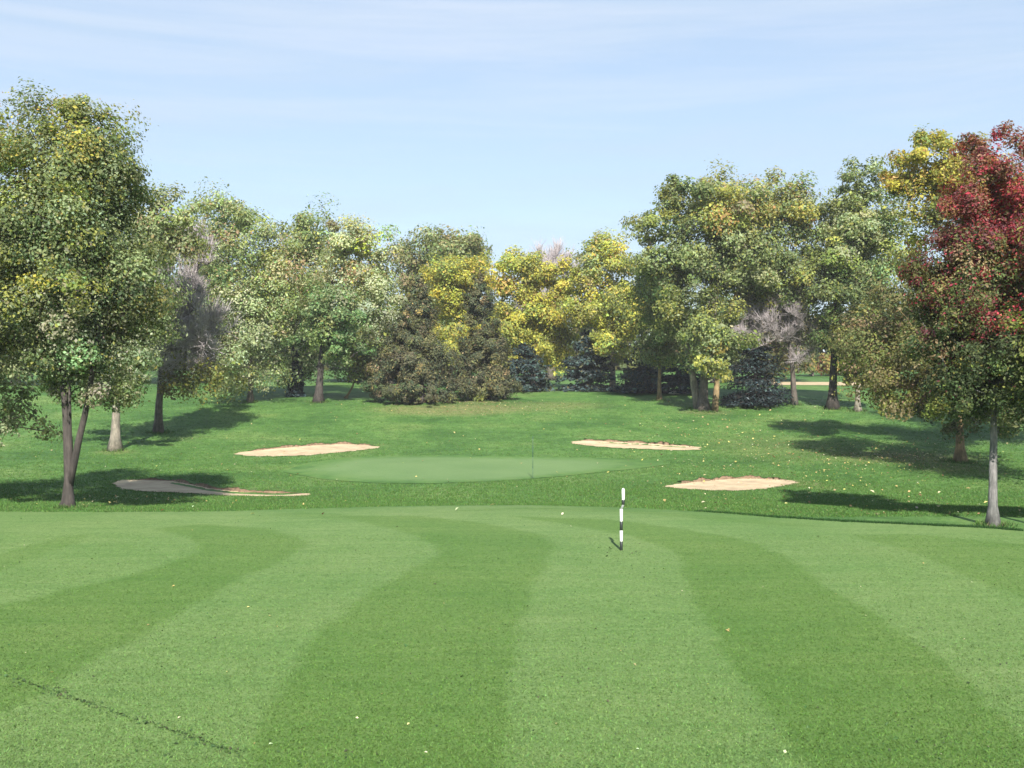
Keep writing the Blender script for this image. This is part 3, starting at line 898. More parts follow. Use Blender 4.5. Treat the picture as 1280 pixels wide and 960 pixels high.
# small white post and pale stone near the far trees
g = ground(793, 491)
wp = empty('white_post', g, 'short white post in front of the dark shrubs left of the slender tan trunk', 'post')
ring_rod('shaft', -0.1, 0.50, 0.085, 0.08, M_WHITE, wp); ring_rod('cap', 0.50, 0.58, 0.10, 0.05, M_WHITE, wp)
g = ground(843, 493)
rs = np.random.default_rng(3)
th, ph = np.meshgrid(np.linspace(0.05, np.pi - 0.05, 9), np.linspace(0, 2 * np.pi, 16, endpoint=False), indexing='ij')
rr = 1 + 0.12 * rs.standard_normal(th.shape)
V = np.stack([0.50 * rr * np.sin(th) * np.cos(ph), 0.28 * rr * np.sin(th) * np.sin(ph), 0.13 + 0.17 * rr * np.cos(th)], -1).reshape(-1, 3)
I = np.arange(9 * 16).reshape(9, 16); J = np.roll(I, -1, 1)
o = mesh('pale_stone', V, [np.stack([I[:-1], I[1:], J[1:], J[:-1]], -1).reshape(-1, 4), I[0][None], I[-1][None, ::-1]], plain('pale stone', (0.5, 0.48, 0.42), 0.9, 0.2, 6), smooth_shade=True)
o.location = g
tag(o, 'low pale stone on the grass between the slender tan trunk and the thick grey trunk', 'stone')

# ------------------------------------------------------------------ trees
pal_big = [(DG, 1.2), (MG, 3), (PG, 1.7), (YG, 0.9), (SG, .5)]
pal_top = [(MG, 2.4), (YG, 2.0), (PG, 1.2), (YL, 0.7), (OR, 0.2)]
pal_silver = [(SG, 2), (PG, 2.5), (MG, 1.8), (DG, 0.5)]
pal_green = [(MG, 1.8), (PG, 2.6), (YG, 0.9), (DG, 0.35), (TN, .3)]
pal_yel = [(YL, 2.6), (YG, 2.6), (MG, 0.45), (OR, 0.12)]
pal_olive = [(OL, 2.5), (MG, 1.5), (YG, 0.7), (TN, 0.6)]
pal_red = [(RD, 2.2), (MR, 1.8), (OL, 1.2), ((0.20, 0.11, 0.08), 1.6), ((0.17, 0.085, 0.035), 0.9)]
pal_redmix = [(RD, 0.9), (MR, 1.0), (MG, 1.3), (OL, 1.3), (DG, 0.9), (TN, 0.5), (YG, .5)]

tree('maple_tree', 'large maple at left fairway edge, trunk forking low into two dark limbs', 85, 635, [
    (80, 205, 100, 78, 0, 1.0, pal_top), (60, 300, 105, 85, 0, 1.1, pal_big), (150, 330, 55, 95, 0.6, 0.8, pal_big), (20, 390, 80, 80, -0.4, 0.9, pal_big),
    (110, 410, 85, 75, 0, 0.9, [(DG, 1.4), (MG, 2), (SG, 1.5), (YG, 0.3)]), (75, 365, 45, 28, -2.4, 0.9, [(YG, 2.4), (PG, 1.4), (YL, 0.5)]),
    (130, 480, 55, 38, 0, 0.7, pal_silver), (50, 470, 50, 40, 0.3, 0.5, pal_big), (95, 492, 62, 30, 0.8, 0.45, pal_silver), (95, 150, 60, 30, 0, 0.6, pal_top), (140, 215, 45, 55, 0, 0.5, [(MG, 2), (PG, 1), (DG, 1)])],
     46000, 0.125, 16.5, ncl=310, cl=0.25, bark=M_BARK_D, seed=3, g=0.98, top=0.05, mid=[(87, 560)], group='trees along the left side of the hole',
     limbs=[(10.5, [(85.5, 608, 0), (83, 550, 0), (82, 500, 0.1), (72, 430, 0.2), (70, 330, 0.2), (85, 210, 0)]), (10, [(86.5, 606, 0), (97, 552, 0), (110, 505, -0.2), (116, 460, -0.3), (130, 370, -0.2), (120, 230, 0)])])
tree('maple_tree', 'orange tinged tree at the left frame edge, only its right branches in view', -120, 642, [
    (-62, 190, 84, 92, -1, 1.3, [(YG, 2), (OR, 1.2), (MG, 1.4), (YL, 1)]), (-45, 285, 72, 60, -2, 1.3, [(OR, 1.4), (YG, 1.7), (MG, 1.6)]), (-110, 380, 110, 100, 0, 1, pal_big),
    (2, 508, 62, 54, 0, 1.1, pal_silver), (-100, 500, 80, 60, 0, 1, pal_silver)], 15000, 0.17, 22, Y=36, ncl=130, cl=0.27, seed=4, group='trees along the left side of the hole')
tree('silver_maple', 'pale silvery tree with a short light trunk behind the forked maple', 143, 563, [
    (208, 282, 52, 58, 0, 1.5, [(PG, 2), (MG, 1.4), (TN, 0.6), (YG, 0.5)]), (160, 370, 60, 70, 0, 1, pal_silver), (145, 465, 45, 32, -2, 0.9, pal_silver), (110, 420, 60, 60, 0, 0.8, pal_silver)],
     12000, 0.24, 14, ncl=120, cl=0.26, bark=M_BARK_P, seed=5, g=1.15, lean=0.15, group='trees along the left side of the hole')
LB = [(232, 335, 42, 62, -1, 1, pal_olive), (238, 415, 50, 58, -1, 1, pal_olive), (212, 420, 36, 58, -1, 1, pal_olive), (225, 465, 34, 24, -1, .5, pal_olive)]
bare_tree('bare_tree', 'half bare tree with purple grey twigs and yellow green leaves low right', 198, 541, LB, 10, 280, 8000, 4200, 0.19,
          [(250, 475, 38, 34, -1, 1.3, [(YG, 3), (MG, 1), (YL, 0.4)]), (275, 420, 22, 40, 0, 0.8, [(YG, 2), (MG, 1), (TN, 1)]), (220, 480, 30, 28, -1, 0.8, [(TN, 2), (OL, 2), (YG, 1)]), (240, 300, 26, 25, 0, 0.4, [(YG, 1), (TN, 1)]),
           (170, 430, 16, 30, 0, 0.5, [(YG, 2), (OL, 1)])], seed=6, bark=M_BARK, tw_r=0.019, tw_len=1.0, group='trees along the left side of the hole')
tree('leafy_tree', 'tall leaning pale green tree reaching near the ground right of the bare tree', 313, 503, [
    (296, 264, 50, 38, 0, 1.1, pal_green), (290, 325, 64, 60, 0, 1.2, pal_green), (338, 305, 34, 40, 0.5, .9, pal_green), (320, 405, 50, 60, 0, 1, pal_silver), (300, 458, 60, 34, -1.5, 1.1, [(PG, 2), (SG, 1), (YG, 1), (MG, 1)]), (340, 470, 34, 20, 0, .7, pal_silver), (345, 360, 45, 60, 0, 0.9, [(YG, 1), (PG, 2), (TN, .7), (MG, 1)])],
     15000, 0.27, 8, ncl=150, cl=0.25, seed=7, g=1.25, group='trees along the left side of the hole')
tree('leafy_tree', 'green round topped tree between the leaning tree and the pale crowned maple', 365, 497, [
    (385, 300, 45, 44, 0, 1, pal_green), (375, 370, 50, 60, 0, 1, pal_green), (366, 445, 40, 40, 0, 0.9, [(MG, 2), (DG, .6), (PG, 1.4)])], 10000, 0.3, 7, Y=97, ncl=110, cl=0.25, seed=8, g=1.30, bark=M_BARK_D, group='trees along the left side of the hole')
tree('silver_maple', 'cream topped maple with bright green lower leaves and a straight dark trunk', 398, 503, [
    (448, 320, 48, 46, 0, 1, [(SG, 2), (YL, 0.55), (PG, 2.2), (TN, 0.6)]), (462, 380, 36, 50, 0, 1, [(SG, 3), (PG, 2), (MG, 0.6)]), (415, 395, 45, 42, -2, 0.9, [(BG, 2.2), (MG, 2), (PG, 1.2)]), (430, 435, 45, 22, -2, 0.7, [(BG, 2.5), (MG, 1.5), (DG, 1), (PG, 0.7)]),
    (385, 420, 35, 25, -1, 0.5, [(BG, 2), (MG, 2), (DG, 1)])], 15000, 0.27, 13, ncl=150, cl=0.25, seed=9, g=1.28, bark=M_BARK_D, lean=0.1, group='trees along the left side of the hole')
spruce('spruce_tree', 'slim dark spruce tucked close behind the straight dark trunk', 370, 499, 62, 24, Y=95, seed=21, pal=[(BS, 3), ((0.03, 0.05, 0.04), 2)], n_whorl=11, per=8, leaf=0.32, group='dark and blue spruces')
# junipers
pal_j = [(BO, 2.0), (OL, 1.9), ((0.038, 0.050, 0.026), 3), (TN, 0.2)]
tree('juniper', 'broad brown olive juniper at left of the pair, leafy to the ground', 528, 503, [
    (525, 484, 68, 20, 0, 1.2, pal_j), (516, 456, 50, 26, 0, 1, pal_j), (519, 424, 37, 28, 0, 0.9, pal_j), (521, 394, 25, 26, 0, 1.4, pal_j + [(OR, 0.3)]), (523, 368, 13, 20, 0, 2.2, pal_j + [(TN, .4)]), (478, 486, 24, 17, -1, 0.5, [(BO, 2), (DG, 2)]), (578, 486, 20, 16, 0, 0.4, pal_j)],
     24000, 0.24, 9, ncl=360, cl=0.14, seed=10, g=0.85, bark=M_BARK_D, flat=1.1, aspect=0.4, mat=M_NEEDLE, group='brown junipers behind the green', cat='juniper', shell=0.6)
tree('juniper', 'taller dark pointed juniper at right of the pair', 604, 499, [
    (606, 476, 40, 24, 0, 1.1, pal_j), (604, 442, 35, 28, 0, 1, pal_j), (602, 408, 28, 26, 0, 0.9, pal_j), (600, 380, 20, 24, 0, 1.5, pal_j), (599, 358, 11, 18, 0, 2.4, pal_j), (580, 462, 22, 26, 0, 0.5, pal_j)],
     15000, 0.25, 9, ncl=240, cl=0.15, seed=12, g=0.80, bark=M_BARK_D, flat=1.1, aspect=0.4, mat=M_NEEDLE, group='brown junipers behind the green', cat='juniper', shell=0.6)
# middle background
tree('leafy_tree', 'tall grey green tree rising behind the two junipers', 560, 480, [
    (560, 312, 56, 34, 0, 1, [(PG, 2), (MG, 2.2), (TN, .3), (OL, 1)]), (515, 340, 28, 40, 0, 0.8, [(OL, 2), (TN, .4), (MG, 1.5)]), (590, 315, 36, 25, 0, 0.6, [(PG, 2), (OL, 1), (MG, 1)]), (555, 380, 60, 50, 0, 0.8, pal_green)],
     9000, 0.42, 14, Y=128, ncl=110, cl=0.25, seed=13, g=1.25, gap=0.15, group='trees behind the green')
tree('yellow_maple', 'yellow tree showing above and between the junipers', 575, 487, [
    (560, 355, 42, 34, 0, 1, pal_yel), (590, 345, 38, 28, 0, 0.8, pal_yel), (570, 410, 45, 45, 0, 0.6, pal_yel)], 8000, 0.32, 12, Y=112, ncl=90, cl=0.24, seed=14, g=1.10, group='trees behind the green')
tree('yellow_maple', 'broad bright yellow maple just right of the junipers', 668, 487, [
    (640, 345, 46, 30, 0, 1, pal_yel), (712, 345, 26, 32, 0, .8, pal_yel), (685, 360, 38, 40, 0, 1, [(YL, 2.6), (YG, 2), (OR, .5)]), (655, 400, 48, 45, 0, 1, pal_yel), (690, 420, 34, 42, 0, 0.9, [(YL, 3), (YG, 2)]), (645, 445, 40, 28, 0, 0.5, [(YG, 2), (MG, 1), (YL, 1)])],
     15000, 0.32, 14, Y=108, ncl=150, cl=0.24, seed=15, g=1.12, gap=0.06, group='trees behind the green')
bare_tree('bare_tree', 'leafless tree whose purple grey top shows above the yellow maples', 688, 480, [(690, 335, 40, 28, 0, 1, pal_olive), (680, 370, 40, 30, 0, 1, pal_olive)], 12, 130, 5000, 0, 0.2, [], Y=135, seed=16, tw_r=0.022, tw_len=1.8, group='trees behind the green')
pal_sp = [((0.034, 0.054, 0.046), 2.4), (BS, 1.6), ((0.06, 0.095, 0.088), 0.8), (OL, 0.5)]
spruce('spruce_tree', 'bluish spruce below the broad yellow maple', 655, 494, 62, 98, Y=102, seed=22, pal=pal_sp, n_whorl=13, per=14, leaf=0.4, group='dark and blue spruces', power=0.7)
spruce('spruce_tree', 'pointed bluish spruce between the two yellow trees', 733, 490, 78, 94, Y=104, seed=23, pal=pal_sp, n_whorl=15, per=14, leaf=0.4, group='dark and blue spruces', power=0.75)
spruce('spruce_tree', 'dark spruce between the pale yellow trunk and the slender tan trunk', 803, 492, 62, 92, Y=100, seed=24, pal=pal_sp, n_whorl=13, per=14, leaf=0.36, group='dark and blue spruces', power=0.75)
spruce('spruce_tree', 'nearly black spruce in shade directly left of the thick grey trunk', 850, 495, 66, 84, Y=98, seed=25, pal=[(BS, 4), ((0.02, 0.03, 0.03), 2)], n_whorl=13, per=10, leaf=0.36, group='dark and blue spruces', power=0.7)
tree('yellow_maple', 'yellow green tree on a straight pale trunk behind the green', 766, 488, [
    (755, 325, 42, 30, 0, 1, [(YG, 1.6), (YL, 1.2), (PG, 1.4), (OR, .4)]), (735, 375, 34, 40, 0, 0.9, [(YL, 1.5), (YG, 2), (TN, 0.7), (PG, .6)]), (780, 380, 36, 48, 0, 1, [(YG, 2.2), (MG, 1), (YL, 0.9)]), (762, 430, 36, 26, -1, 0.9, [(YL, 2), (YG, 2.5), (MG, .5)])],
     13000, 0.3, 9, Y=104, ncl=130, cl=0.25, seed=17, g=1.15, bark=M_BARK_P, group='trees behind the green')
tree('young_tree', 'young green tree on a slender tan trunk left of the thick grey trunk', 824, 501, [
    (825, 360, 32, 45, 0, 1, [(PG, 1.5), (MG, 2), (YG, 1)]), (828, 425, 32, 38, 0, 1, pal_green)], 7000, 0.26, 6.5, ncl=80, cl=0.27, seed=18, g=1.10, bark=M_BARK_T, group='trees behind the green', branch_r=0.8)
# right side
pal_r1 = [(MG, 2.2), (YG, 1.5), (PG, 1.3), (DG, 0.5)]
pal_r1t = [(YG, 2), (PG, 1.6), (MG, 1.2), (OR, .5), (TN, .5)]
tree('maple_tree', 'huge spreading tree with a thick grey many stemmed trunk, right of the green', 879, 513, [
    (822, 276, 42, 40, 0, 0.9, pal_r1), (856, 248, 46, 34, 0, 0.8, pal_r1), (912, 254, 62, 36, 0, 1, pal_r1t), (965, 258, 60, 40, 1, 1, pal_r1t), (1010, 285, 40, 48, 1, 0.9, pal_r1), (895, 300, 70, 45, 0.5, 0.9, pal_r1), (840, 330, 46, 50, 0, 1, pal_r1), (930, 330, 75, 55, 1.5, 0.9, pal_r1),
    (980, 350, 52, 45, 1.5, 0.9, pal_r1), (865, 400, 44, 50, -2, 1, pal_r1), (905, 420, 36, 48, -2.5, 1, pal_r1), (893, 455, 34, 22, -3, 0.8, [(YG, 2.4), (PG, 1.5), (MG, 1), (YL, .4)]), (840, 400, 34, 40, 0, 0.6, [(MG, 2), (PG, 1), (DG, .7)])],
     34000, 0.28, 14.5, ncl=300, cl=0.24, seed=19, g=1.12, gap=0.07, group='trees along the right side of the hole', branch_r=1.3, top=0.5,
     stems=[(11, [(872, 511, 0.6), (866, 470, 0.8), (850, 390, 0.8), (838, 290, 0.5)], M_BARK_P), (9, [(894, 511, -0.3), (897, 470, -0.2), (912, 390, 0.3), (945, 290, 0.6)], M_BARK_T)],
     limbs=[(14, [(881, 475, 0), (886, 420, 0), (898, 350, 0.4), (905, 250, 0.5)]), (11, [(884, 470, 0), (915, 380, 0.8), (960, 300, 1.2), (990, 270, 1.2)])])
spruce('spruce_tree', 'large blue spruce standing between the thick grey trunk and the thin grey one', 944, 505, 88, 100, Y=88, seed=26, pal=[((0.014, 0.026, 0.026), 3), ((0.012, 0.020, 0.022), 2.5), ((0.05, 0.08, 0.078), 0.7), ((0.12, 0.16, 0.15), 0.15)], n_whorl=14, per=14, leaf=0.30, group='dark and blue spruces', power=0.55, bare=0.04)
bare_tree('bare_tree', 'mostly leafless grey tree in front of the blue spruce', 993, 506, [(985, 390, 36, 36, -1, 1, pal_olive), (945, 405, 30, 34, -1, 0.8, pal_olive), (998, 425, 24, 30, -1, 0.5, pal_olive)], 7.5, 190, 9000, 2600, 0.2,
          [(955, 385, 40, 30, 0, 1, pal_olive), (1000, 400, 25, 35, 0, 1, pal_olive)], seed=27, tw_r=0.0125, tw_len=1.0, group='trees along the right side of the hole')
tree('leafy_tree', 'full green tree on a thick dark trunk right of the bare grey tree', 1041, 511, [
    (1082, 232, 34, 36, 0, 1, [(MG, 2.4), (PG, 2), (DG, .7), (YG, .8)]), (1072, 275, 52, 46, 0, 1, [(MG, 2), (PG, 2), (YG, 1)]), (1045, 315, 48, 46, 0, 1, pal_r1), (1020, 340, 34, 50, 0, .7, pal_r1), (1095, 320, 48, 60, 0, 1, [(MG, 2.5), (BG, .8), (PG, 2), (YG, .8)]), (1060, 375, 48, 40, 0, 1, [(MG, 2), (DG, 1.5), (PG, 1), (YG, .6)]), (1035, 420, 26, 34, 1, 0.5, [(DG, 2), (MG, 1)])],
     20000, 0.27, 14, ncl=210, cl=0.25, seed=28, g=1.15, bark=M_BARK_D, group='trees along the right side of the hole')
tree('leafy_tree', 'small olive tree on a thin trunk with a pale foot', 1072, 514, [
    (1070, 425, 36, 38, 0, 1, pal_olive), (1062, 460, 26, 18, 0, 0.6, pal_olive), (1100, 440, 30, 34, 0, 0.7, pal_olive)], 6500, 0.25, 9, ncl=85, cl=0.27, seed=29, bark=M_BARK_P, group='trees along the right side of the hole')
tree('yellow_maple', 'large yellow topped tree on a brown trunk behind the red maple', 1200, 578, [
    (1152, 195, 42, 40, 0, 1.6, [(YL, 2.4), (YG, 1.7), (OR, .7), (MG, .4)]), (1128, 225, 34, 36, 0, 1.4, [(YL, 2), (YG, 1.5), (OR, 1.2), (MG, .4)]), (1175, 215, 50, 55, 0.5, 1.4, [(YL, 2.2), (YG, 1.7), (OR, .7)]), (1200, 240, 60, 70, 1, 0.8, [(YL, 1.6), (YG, 1.6), (OR, 1), (MG, .6)]), (1150, 300, 45, 60, 0, 1, [(YG, 1.5), (MG, 1.5), (OL, 1.2), (YL, .5)]), (1140, 385, 68, 58, 0, 1, [(OL, 2), (MG, 1.6), (TN, 1), (DG, .6)]),
    (1130, 455, 80, 46, -1, 1, [(OL, 2), (YG, 1.2), (TN, 1.2), (MG, 1)]), (1110, 492, 58, 30, -1, 0.8, [(YG, 1.5), (TN, 1.2), (OL, 1.5)]), (1215, 470, 75, 60, 0, 1, [(DG, 2), (MG, 1.5), (OL, 1)]), (1220, 518, 80, 30, 0, 1.2, [(DG, 2.5), (MG, 1), (OL, .8)]), (1165, 512, 45, 26, -1, 0.7, [(OL, 1.5), (DG, 1.5), (YG, .6)]), (1085, 430, 45, 60, 1, 0.8, [(OL, 2), (MG, 1.5), (YG, .8)]), (1270, 330, 70, 110, 1, 0.8, [(MG, 1.5), (YG, 1.5), (YL, 1), (OR, .6)])],
     27000, 0.21, 14, ncl=240, cl=0.25, seed=30, g=0.95, bark=M_BARK_T, group='trees along the right side of the hole')
tree('red_maple', 'red crowned maple on a straight grey trunk at the right fairway edge', 1241, 658, [
    (1236, 192, 44, 40, 0, 1.0, pal_red), (1275, 215, 46, 46, 0, 0.8, pal_red), (1232, 235, 54, 48, 0, 1.0, pal_red), (1225, 290, 68, 60, 0, 1, pal_red), (1290, 290, 58, 85, 0, 1, [(RD, 3), (MR, 1.5), (OR, .5), (OL, .6), ((0.19, 0.10, 0.075), .6)]), (1180, 345, 48, 60, 0, 0.9, pal_redmix), (1240, 380, 78, 66, 0, 1.2, pal_redmix), (1215, 330, 60, 50, 0, .6, pal_redmix), (1180, 425, 52, 50, 0, 1.0, [(MG, 2), (DG, 2), (OL, .8), (TN, .5), (MR, .3)]),
    (1240, 450, 80, 58, 0, 1.3, [(DG, 3), (MG, 1.5), (BG, .8), (YG, .3), (MR, .3)]), (1205, 490, 52, 36, 0, 0.9, [(OL, 1), (DG, 2.5), (MG, 1), (YG, .4)]), (1275, 425, 45, 40, -1, 0.7, [(YG, 2), (MG, 1.5), (OL, 1)]), (1250, 505, 60, 34, 0, 0.8, [(DG, 2), (MG, 1)])],
     46000, 0.108, 16, ncl=380, cl=0.20, seed=31, g=0.88, bark=M_BARK_G, group='trees along the right side of the hole', flat=0.95, aspect=0.5, shell=0.4)
tree('leafy_tree', 'yellow green tree mostly beyond the right frame edge, beside the red maple', 1362, 672, [
    (1370, 330, 70, 90, 0, 1, [(YG, 2), (MG, 2), (OL, 1)]), (1335, 430, 62, 40, 0, 0.9, [(YG, 2.4), (MG, 1.5), (YL, .4)]), (1400, 450, 80, 60, 0, 1, [(MG, 2), (YG, 1.5)])], 9000, 0.15, 16, Y=26.5, ncl=100, cl=0.26, seed=32, bark=M_BARK_G, group='trees along the right side of the hole')
tree('leafy_tree', 'dark green tree at the right frame edge, standing behind the red maple', 1330, 575, [
    (1330, 300, 90, 90, 0, 1, [(MG, 2), (DG, 1.5), (OL, 1)]), (1320, 430, 85, 80, 0, 1, [(MG, 2), (DG, 2), (OL, 1)])], 9000, 0.24, 14, Y=64, ncl=110, cl=0.27, seed=36, bark=M_BARK_D, group='trees along the right side of the hole')
tree('leafy_tree', 'shady green tree at the right frame edge, between the red maple and the brown trunk', 1345, 605, [
    (1345, 320, 90, 90, 0, 1, [(MG, 2), (DG, 2), (YG, .6)]), (1335, 430, 92, 72, 0, 1.1, [(DG, 2.5), (MG, 1.5), (OL, .6)])], 9000, 0.18, 14, Y=45, ncl=120, cl=0.27, seed=37, bark=M_BARK_D, group='trees along the right side of the hole')
# shrub by the far field
tree('shrub', 'low yellow and rusty bush at the far side of the field beyond the sandy path', 1015, 466, [
    (1000, 456, 30, 9, 0, 1, [(YG, 1.5), (OR, 1), (MG, 1)]), (1040, 455, 30, 10, 0, 1, [(OR, 1), ((0.15, .06, .03), 1), (YG, 1)]), (1080, 456, 26, 9, 0, 1, [(MG, 1), (YG, 1)])], 2500, 0.45, 4, Y=150, ncl=60, cl=0.35, seed=33, cat='shrub')
# small light tuft at the foot of the junipers
tree('shrub', 'small pale green bush at the foot of the two junipers', 597, 501, [(597, 494, 12, 8, 0, 1, [(PG, 1), (YG, 1)])], 700, 0.16, 2, Y=91, ncl=18, cl=0.4, seed=34, cat='shrub')
# leaning branch left of the junipers
tree('young_tree', 'thin leaning sapling left of the junipers', 432, 501, [(455, 455, 22, 26, 0, 1, [(OL, 2), (MG, 1.5), (YG, 1)])], 1500, 0.24, 3.6, Y=93, ncl=30, cl=0.36, seed=35, mid=[(440, 485), (447, 465)], bark=M_BARK_T, group='trees behind the green')
# background trees that fill the spaces between the trunks
bgpal = [[(MG, 2), (DG, 1.5), (PG, .8)], [(OL, 2), (TN, 1), (MG, 1)], [(MG, 1.5), (YG, 1.5), (PG, 1)]]
for i_, (u_, w_, tp, Yb, k_, lab) in enumerate([(20, 95, 330, 118, 0, 'far dark green tree seen beneath the big forked maple'), (135, 80, 320, 122, 2, 'far green tree seen between the forked maple and the pale light trunk'), (255, 70, 330, 128, 0, 'far tree screened by the half bare tree'),
                                               (440, 50, 400, 130, 0, 'far dark tree seen right of the straight dark trunk'), (485, 45, 385, 124, 2, 'far green tree behind the left edge of the broad juniper'), (890, 70, 370, 128, 0, 'far dark tree behind the thick grey trunk'), (960, 60, 360, 132, 1, 'far olive tree behind the blue spruce'),
                                               (1185, 80, 350, 120, 0, 'far dark tree behind the brown trunk'), (1290, 90, 330, 116, 0, 'far dark tree at the right behind the red maple')]):
    tree('background_tree', lab, u_, 480, [(u_, (tp + 470) / 2, w_, (470 - tp) / 2, 0, 1, bgpal[k_]), (u_ + 12, tp + 35, w_ * 0.6, 36, 0, .6, bgpal[k_])], 5200, 0.5, 12, Y=Yb, ncl=70, cl=0.28, seed=60 + i_, bark=M_BARK_D, group='background trees beyond the hole')

# far wood as one mass
rw = np.random.default_rng(77)
n = 100000
X = rw.uniform(-190, 190, n); Yw = rw.uniform(180, 215, n)
uu = CU + X / Yw * F
topz = 11.0 + 2.0 * np.sin(X * 0.09) + 1.2 * np.sin(X * 0.31 + 1) + 0.8 * np.sin(X * 0.9)
topz = np.where(np.abs(uu - 708) < 7, topz * 0.4, topz)
Z = terr(X, Yw) + topz * np.where(rw.random(n) < 0.45, 0.3 * rw.random(n), rw.random(n) ** 0.7)
c = palette([(MG, 2), (DG, 2), (OL, 1), (YG, .6)], n, rw, 0.25)
V, Q, cc = leaves(np.stack([X, Yw, Z], 1), np.array([0, -0.5, 0.6]) + 0.7 * rw.standard_normal((n, 3)), 1.1 * np.exp(0.3 * rw.standard_normal(n)), c, rw, 0.8)
tag(mesh('distant_woods', V, Q, M_LEAF, None, cc), 'low distant wood closing the view beyond the far field', None, None, 'stuff')

# hazy autumn air: one closed box round everything
N_ = NT('hazy air')
pv = N_.n('ShaderNodeVolumePrincipled'); pv.inputs['Color'].default_value = (0.93, 0.95, 1.0, 1)
pv.inputs['Density'].default_value = 0.0003; pv.inputs['Anisotropy'].default_value = 0.0
N_.l(pv.outputs[0], N_.out.inputs['Volume'])
bx = np.array([[x, y, z] for x in (-2700, 2700) for y in (-320, 3700) for z in (-3.5, 34)], float)
hz = mesh('haze', bx, np.array([[0, 1, 3, 2], [4, 6, 7, 5], [0, 4, 5, 1], [2, 3, 7, 6], [0, 2, 6, 4], [1, 5, 7, 3]]), N_.m)
tag(hz, 'thin pale haze over the golf course', None, None, 'stuff')

# ------------------------------------------------------------------ light, sky, camera
az = math.atan2(SUN_DIR[0], SUN_DIR[1])                 # heading of travel measured from +Y towards +X
el = math.radians(SUN_EL)
sl = bpy.data.lights.new('sun', 'SUN'); sl.energy = 4.6; sl.angle = math.radians(0.5); sl.color = (1.0, 0.955, 0.88)
so = link(bpy.data.objects.new('sun', sl))
so.rotation_euler = (math.radians(90) - el, 0, -az)
so.location = (0, -20, 40)

W = bpy.data.worlds.new('World'); scene.world = W; W.use_nodes = True
nt = W.node_tree; nt.nodes.clear()
out = nt.nodes.new('ShaderNodeOutputWorld'); bgd = nt.nodes.new('ShaderNodeBackground')
sky = nt.nodes.new('ShaderNodeTexSky'); sky.sky_type = 'NISHITA'; sky.sun_disc = False
sky.sun_elevation = el; sky.sun_rotation = math.pi + az
sky.air_density = 1.0; sky.dust_density = 0.25; sky.ozone_density = 2.0
tc = nt.nodes.new('ShaderNodeTexCoord'); mp = nt.nodes.new('ShaderNodeMapping'); mp.inputs['Scale'].default_value = (1.6, 1.6, 12.0)
nz = nt.nodes.new('ShaderNodeTexNoise'); nz.inputs['Scale'].default_value = 1.5; nz.inputs['Detail'].default_value = 6; nz.inputs['Roughness'].default_value = 0.6
rp = nt.nodes.new('ShaderNodeValToRGB'); rp.color_ramp.elements[0].position = 0.40; rp.color_ramp.elements[1].position = 0.72
rp.color_ramp.elements[0].color = (0.62, 0.62, 0.62, 1); rp.color_ramp.elements[1].color = (0.95, 0.95, 0.95, 1)
mx = nt.nodes.new('ShaderNodeMix'); mx.data_type = 'RGBA'
mx.inputs[7].default_value = (3.35, 4.12, 5.05, 1)          # thin sunlit cirrus veil
L = nt.links.new
L(tc.outputs['Generated'], mp.inputs['Vector']); L(mp.outputs[0], nz.inputs['Vector']); L(nz.outputs['Fac'], rp.inputs['Fac'])
sx = nt.nodes.new('ShaderNodeSeparateXYZ'); mr = nt.nodes.new('ShaderNodeMapRange'); mr.interpolation_type = 'SMOOTHSTEP'
mr.inputs[1].default_value = 0.36; mr.inputs[2].default_value = 0.72; mr.inputs[3].default_value = 1.0; mr.inputs[4].default_value = 0.30
ml = nt.nodes.new('ShaderNodeMath'); ml.operation = 'MULTIPLY'                # the veil is a low bank: clearer, deeper sky overhead
L(tc.outputs['Generated'], sx.inputs[0]); L(sx.outputs['Z'], mr.inputs[0]); L(mr.outputs[0], ml.inputs[1])
L(rp.outputs['Color'], ml.inputs[0]); L(ml.outputs[0], mx.inputs[0]); L(sky.outputs['Color'], mx.inputs[6]); mp2 = nt.nodes.new('ShaderNodeMapping'); mp2.inputs['Scale'].default_value = (1.2, 2.0, 17.0); mp2.inputs['Rotation'].default_value = (0.0, math.radians(1.5), 0.3)
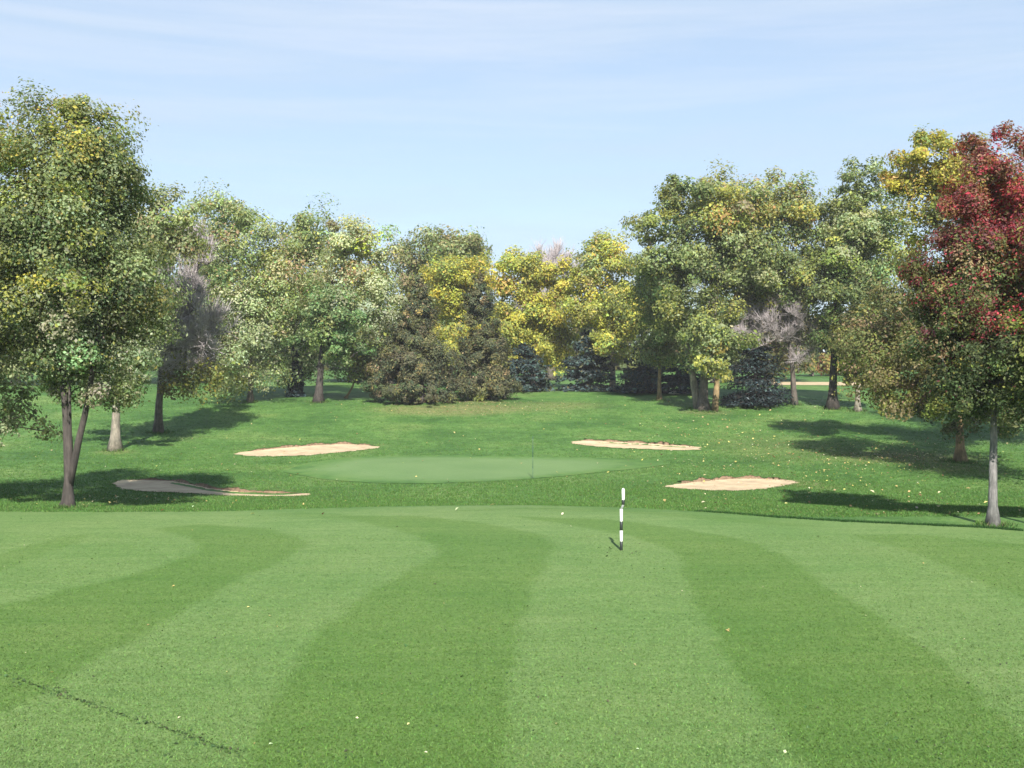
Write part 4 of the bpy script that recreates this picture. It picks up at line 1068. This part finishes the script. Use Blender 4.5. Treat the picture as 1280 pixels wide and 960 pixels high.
n2 = nt.nodes.new('ShaderNodeTexNoise'); n2.inputs['Scale'].default_value = 1.3; n2.inputs['Detail'].default_value = 7; n2.inputs['Roughness'].default_value = 0.62; n2.inputs['Distortion'].default_value = 0.5
r2 = nt.nodes.new('ShaderNodeValToRGB'); r2.color_ramp.elements[0].position = 0.46; r2.color_ramp.elements[1].position = 0.74
r2.color_ramp.elements[0].color = (0, 0, 0, 1); r2.color_ramp.elements[1].color = (0.5, 0.5, 0.5, 1)
mh = nt.nodes.new('ShaderNodeMapRange'); mh.inputs[1].default_value = 0.12; mh.inputs[2].default_value = 0.34; mh.inputs[3].default_value = 0.25; mh.inputs[4].default_value = 1.0
mm2 = nt.nodes.new('ShaderNodeMath'); mm2.operation = 'MULTIPLY'
mx2 = nt.nodes.new('ShaderNodeMix'); mx2.data_type = 'RGBA'; mx2.inputs[7].default_value = (4.6, 4.9, 5.6, 1)   # faint high cloud streaks
L(tc.outputs['Generated'], mp2.inputs['Vector']); L(mp2.outputs[0], n2.inputs['Vector']); L(n2.outputs['Fac'], r2.inputs['Fac']); L(sx.outputs['Z'], mh.inputs[0])
L(r2.outputs['Color'], mm2.inputs[0]); L(mh.outputs[0], mm2.inputs[1]); L(mm2.outputs[0], mx2.inputs[0]); L(mx.outputs[2], mx2.inputs[6])
L(mx2.outputs[2], bgd.inputs['Color'])
bgd.inputs['Strength'].default_value = 0.08
L(bgd.outputs[0], out.inputs[0])

cd = bpy.data.cameras.new('camera'); cd.sensor_width = 36.0; cd.lens = 36.0; cd.clip_end = 6000; cd.clip_start = 0.05
cam = link(bpy.data.objects.new('camera', cd)); cam.location = (0, 0, H)
cam.rotation_euler = (math.radians(90) - PITCH, 0, 0)
scene.camera = cam
vs = scene.view_settings
vs.view_transform = 'Standard'; vs.look = 'None'; vs.exposure = 1.24; vs.gamma = 1.0; vs.use_curve_mapping = False
scene.cycles.max_bounces = 8; scene.cycles.diffuse_bounces = 5; scene.cycles.transmission_bounces = 3; scene.cycles.transparent_max_bounces = 4
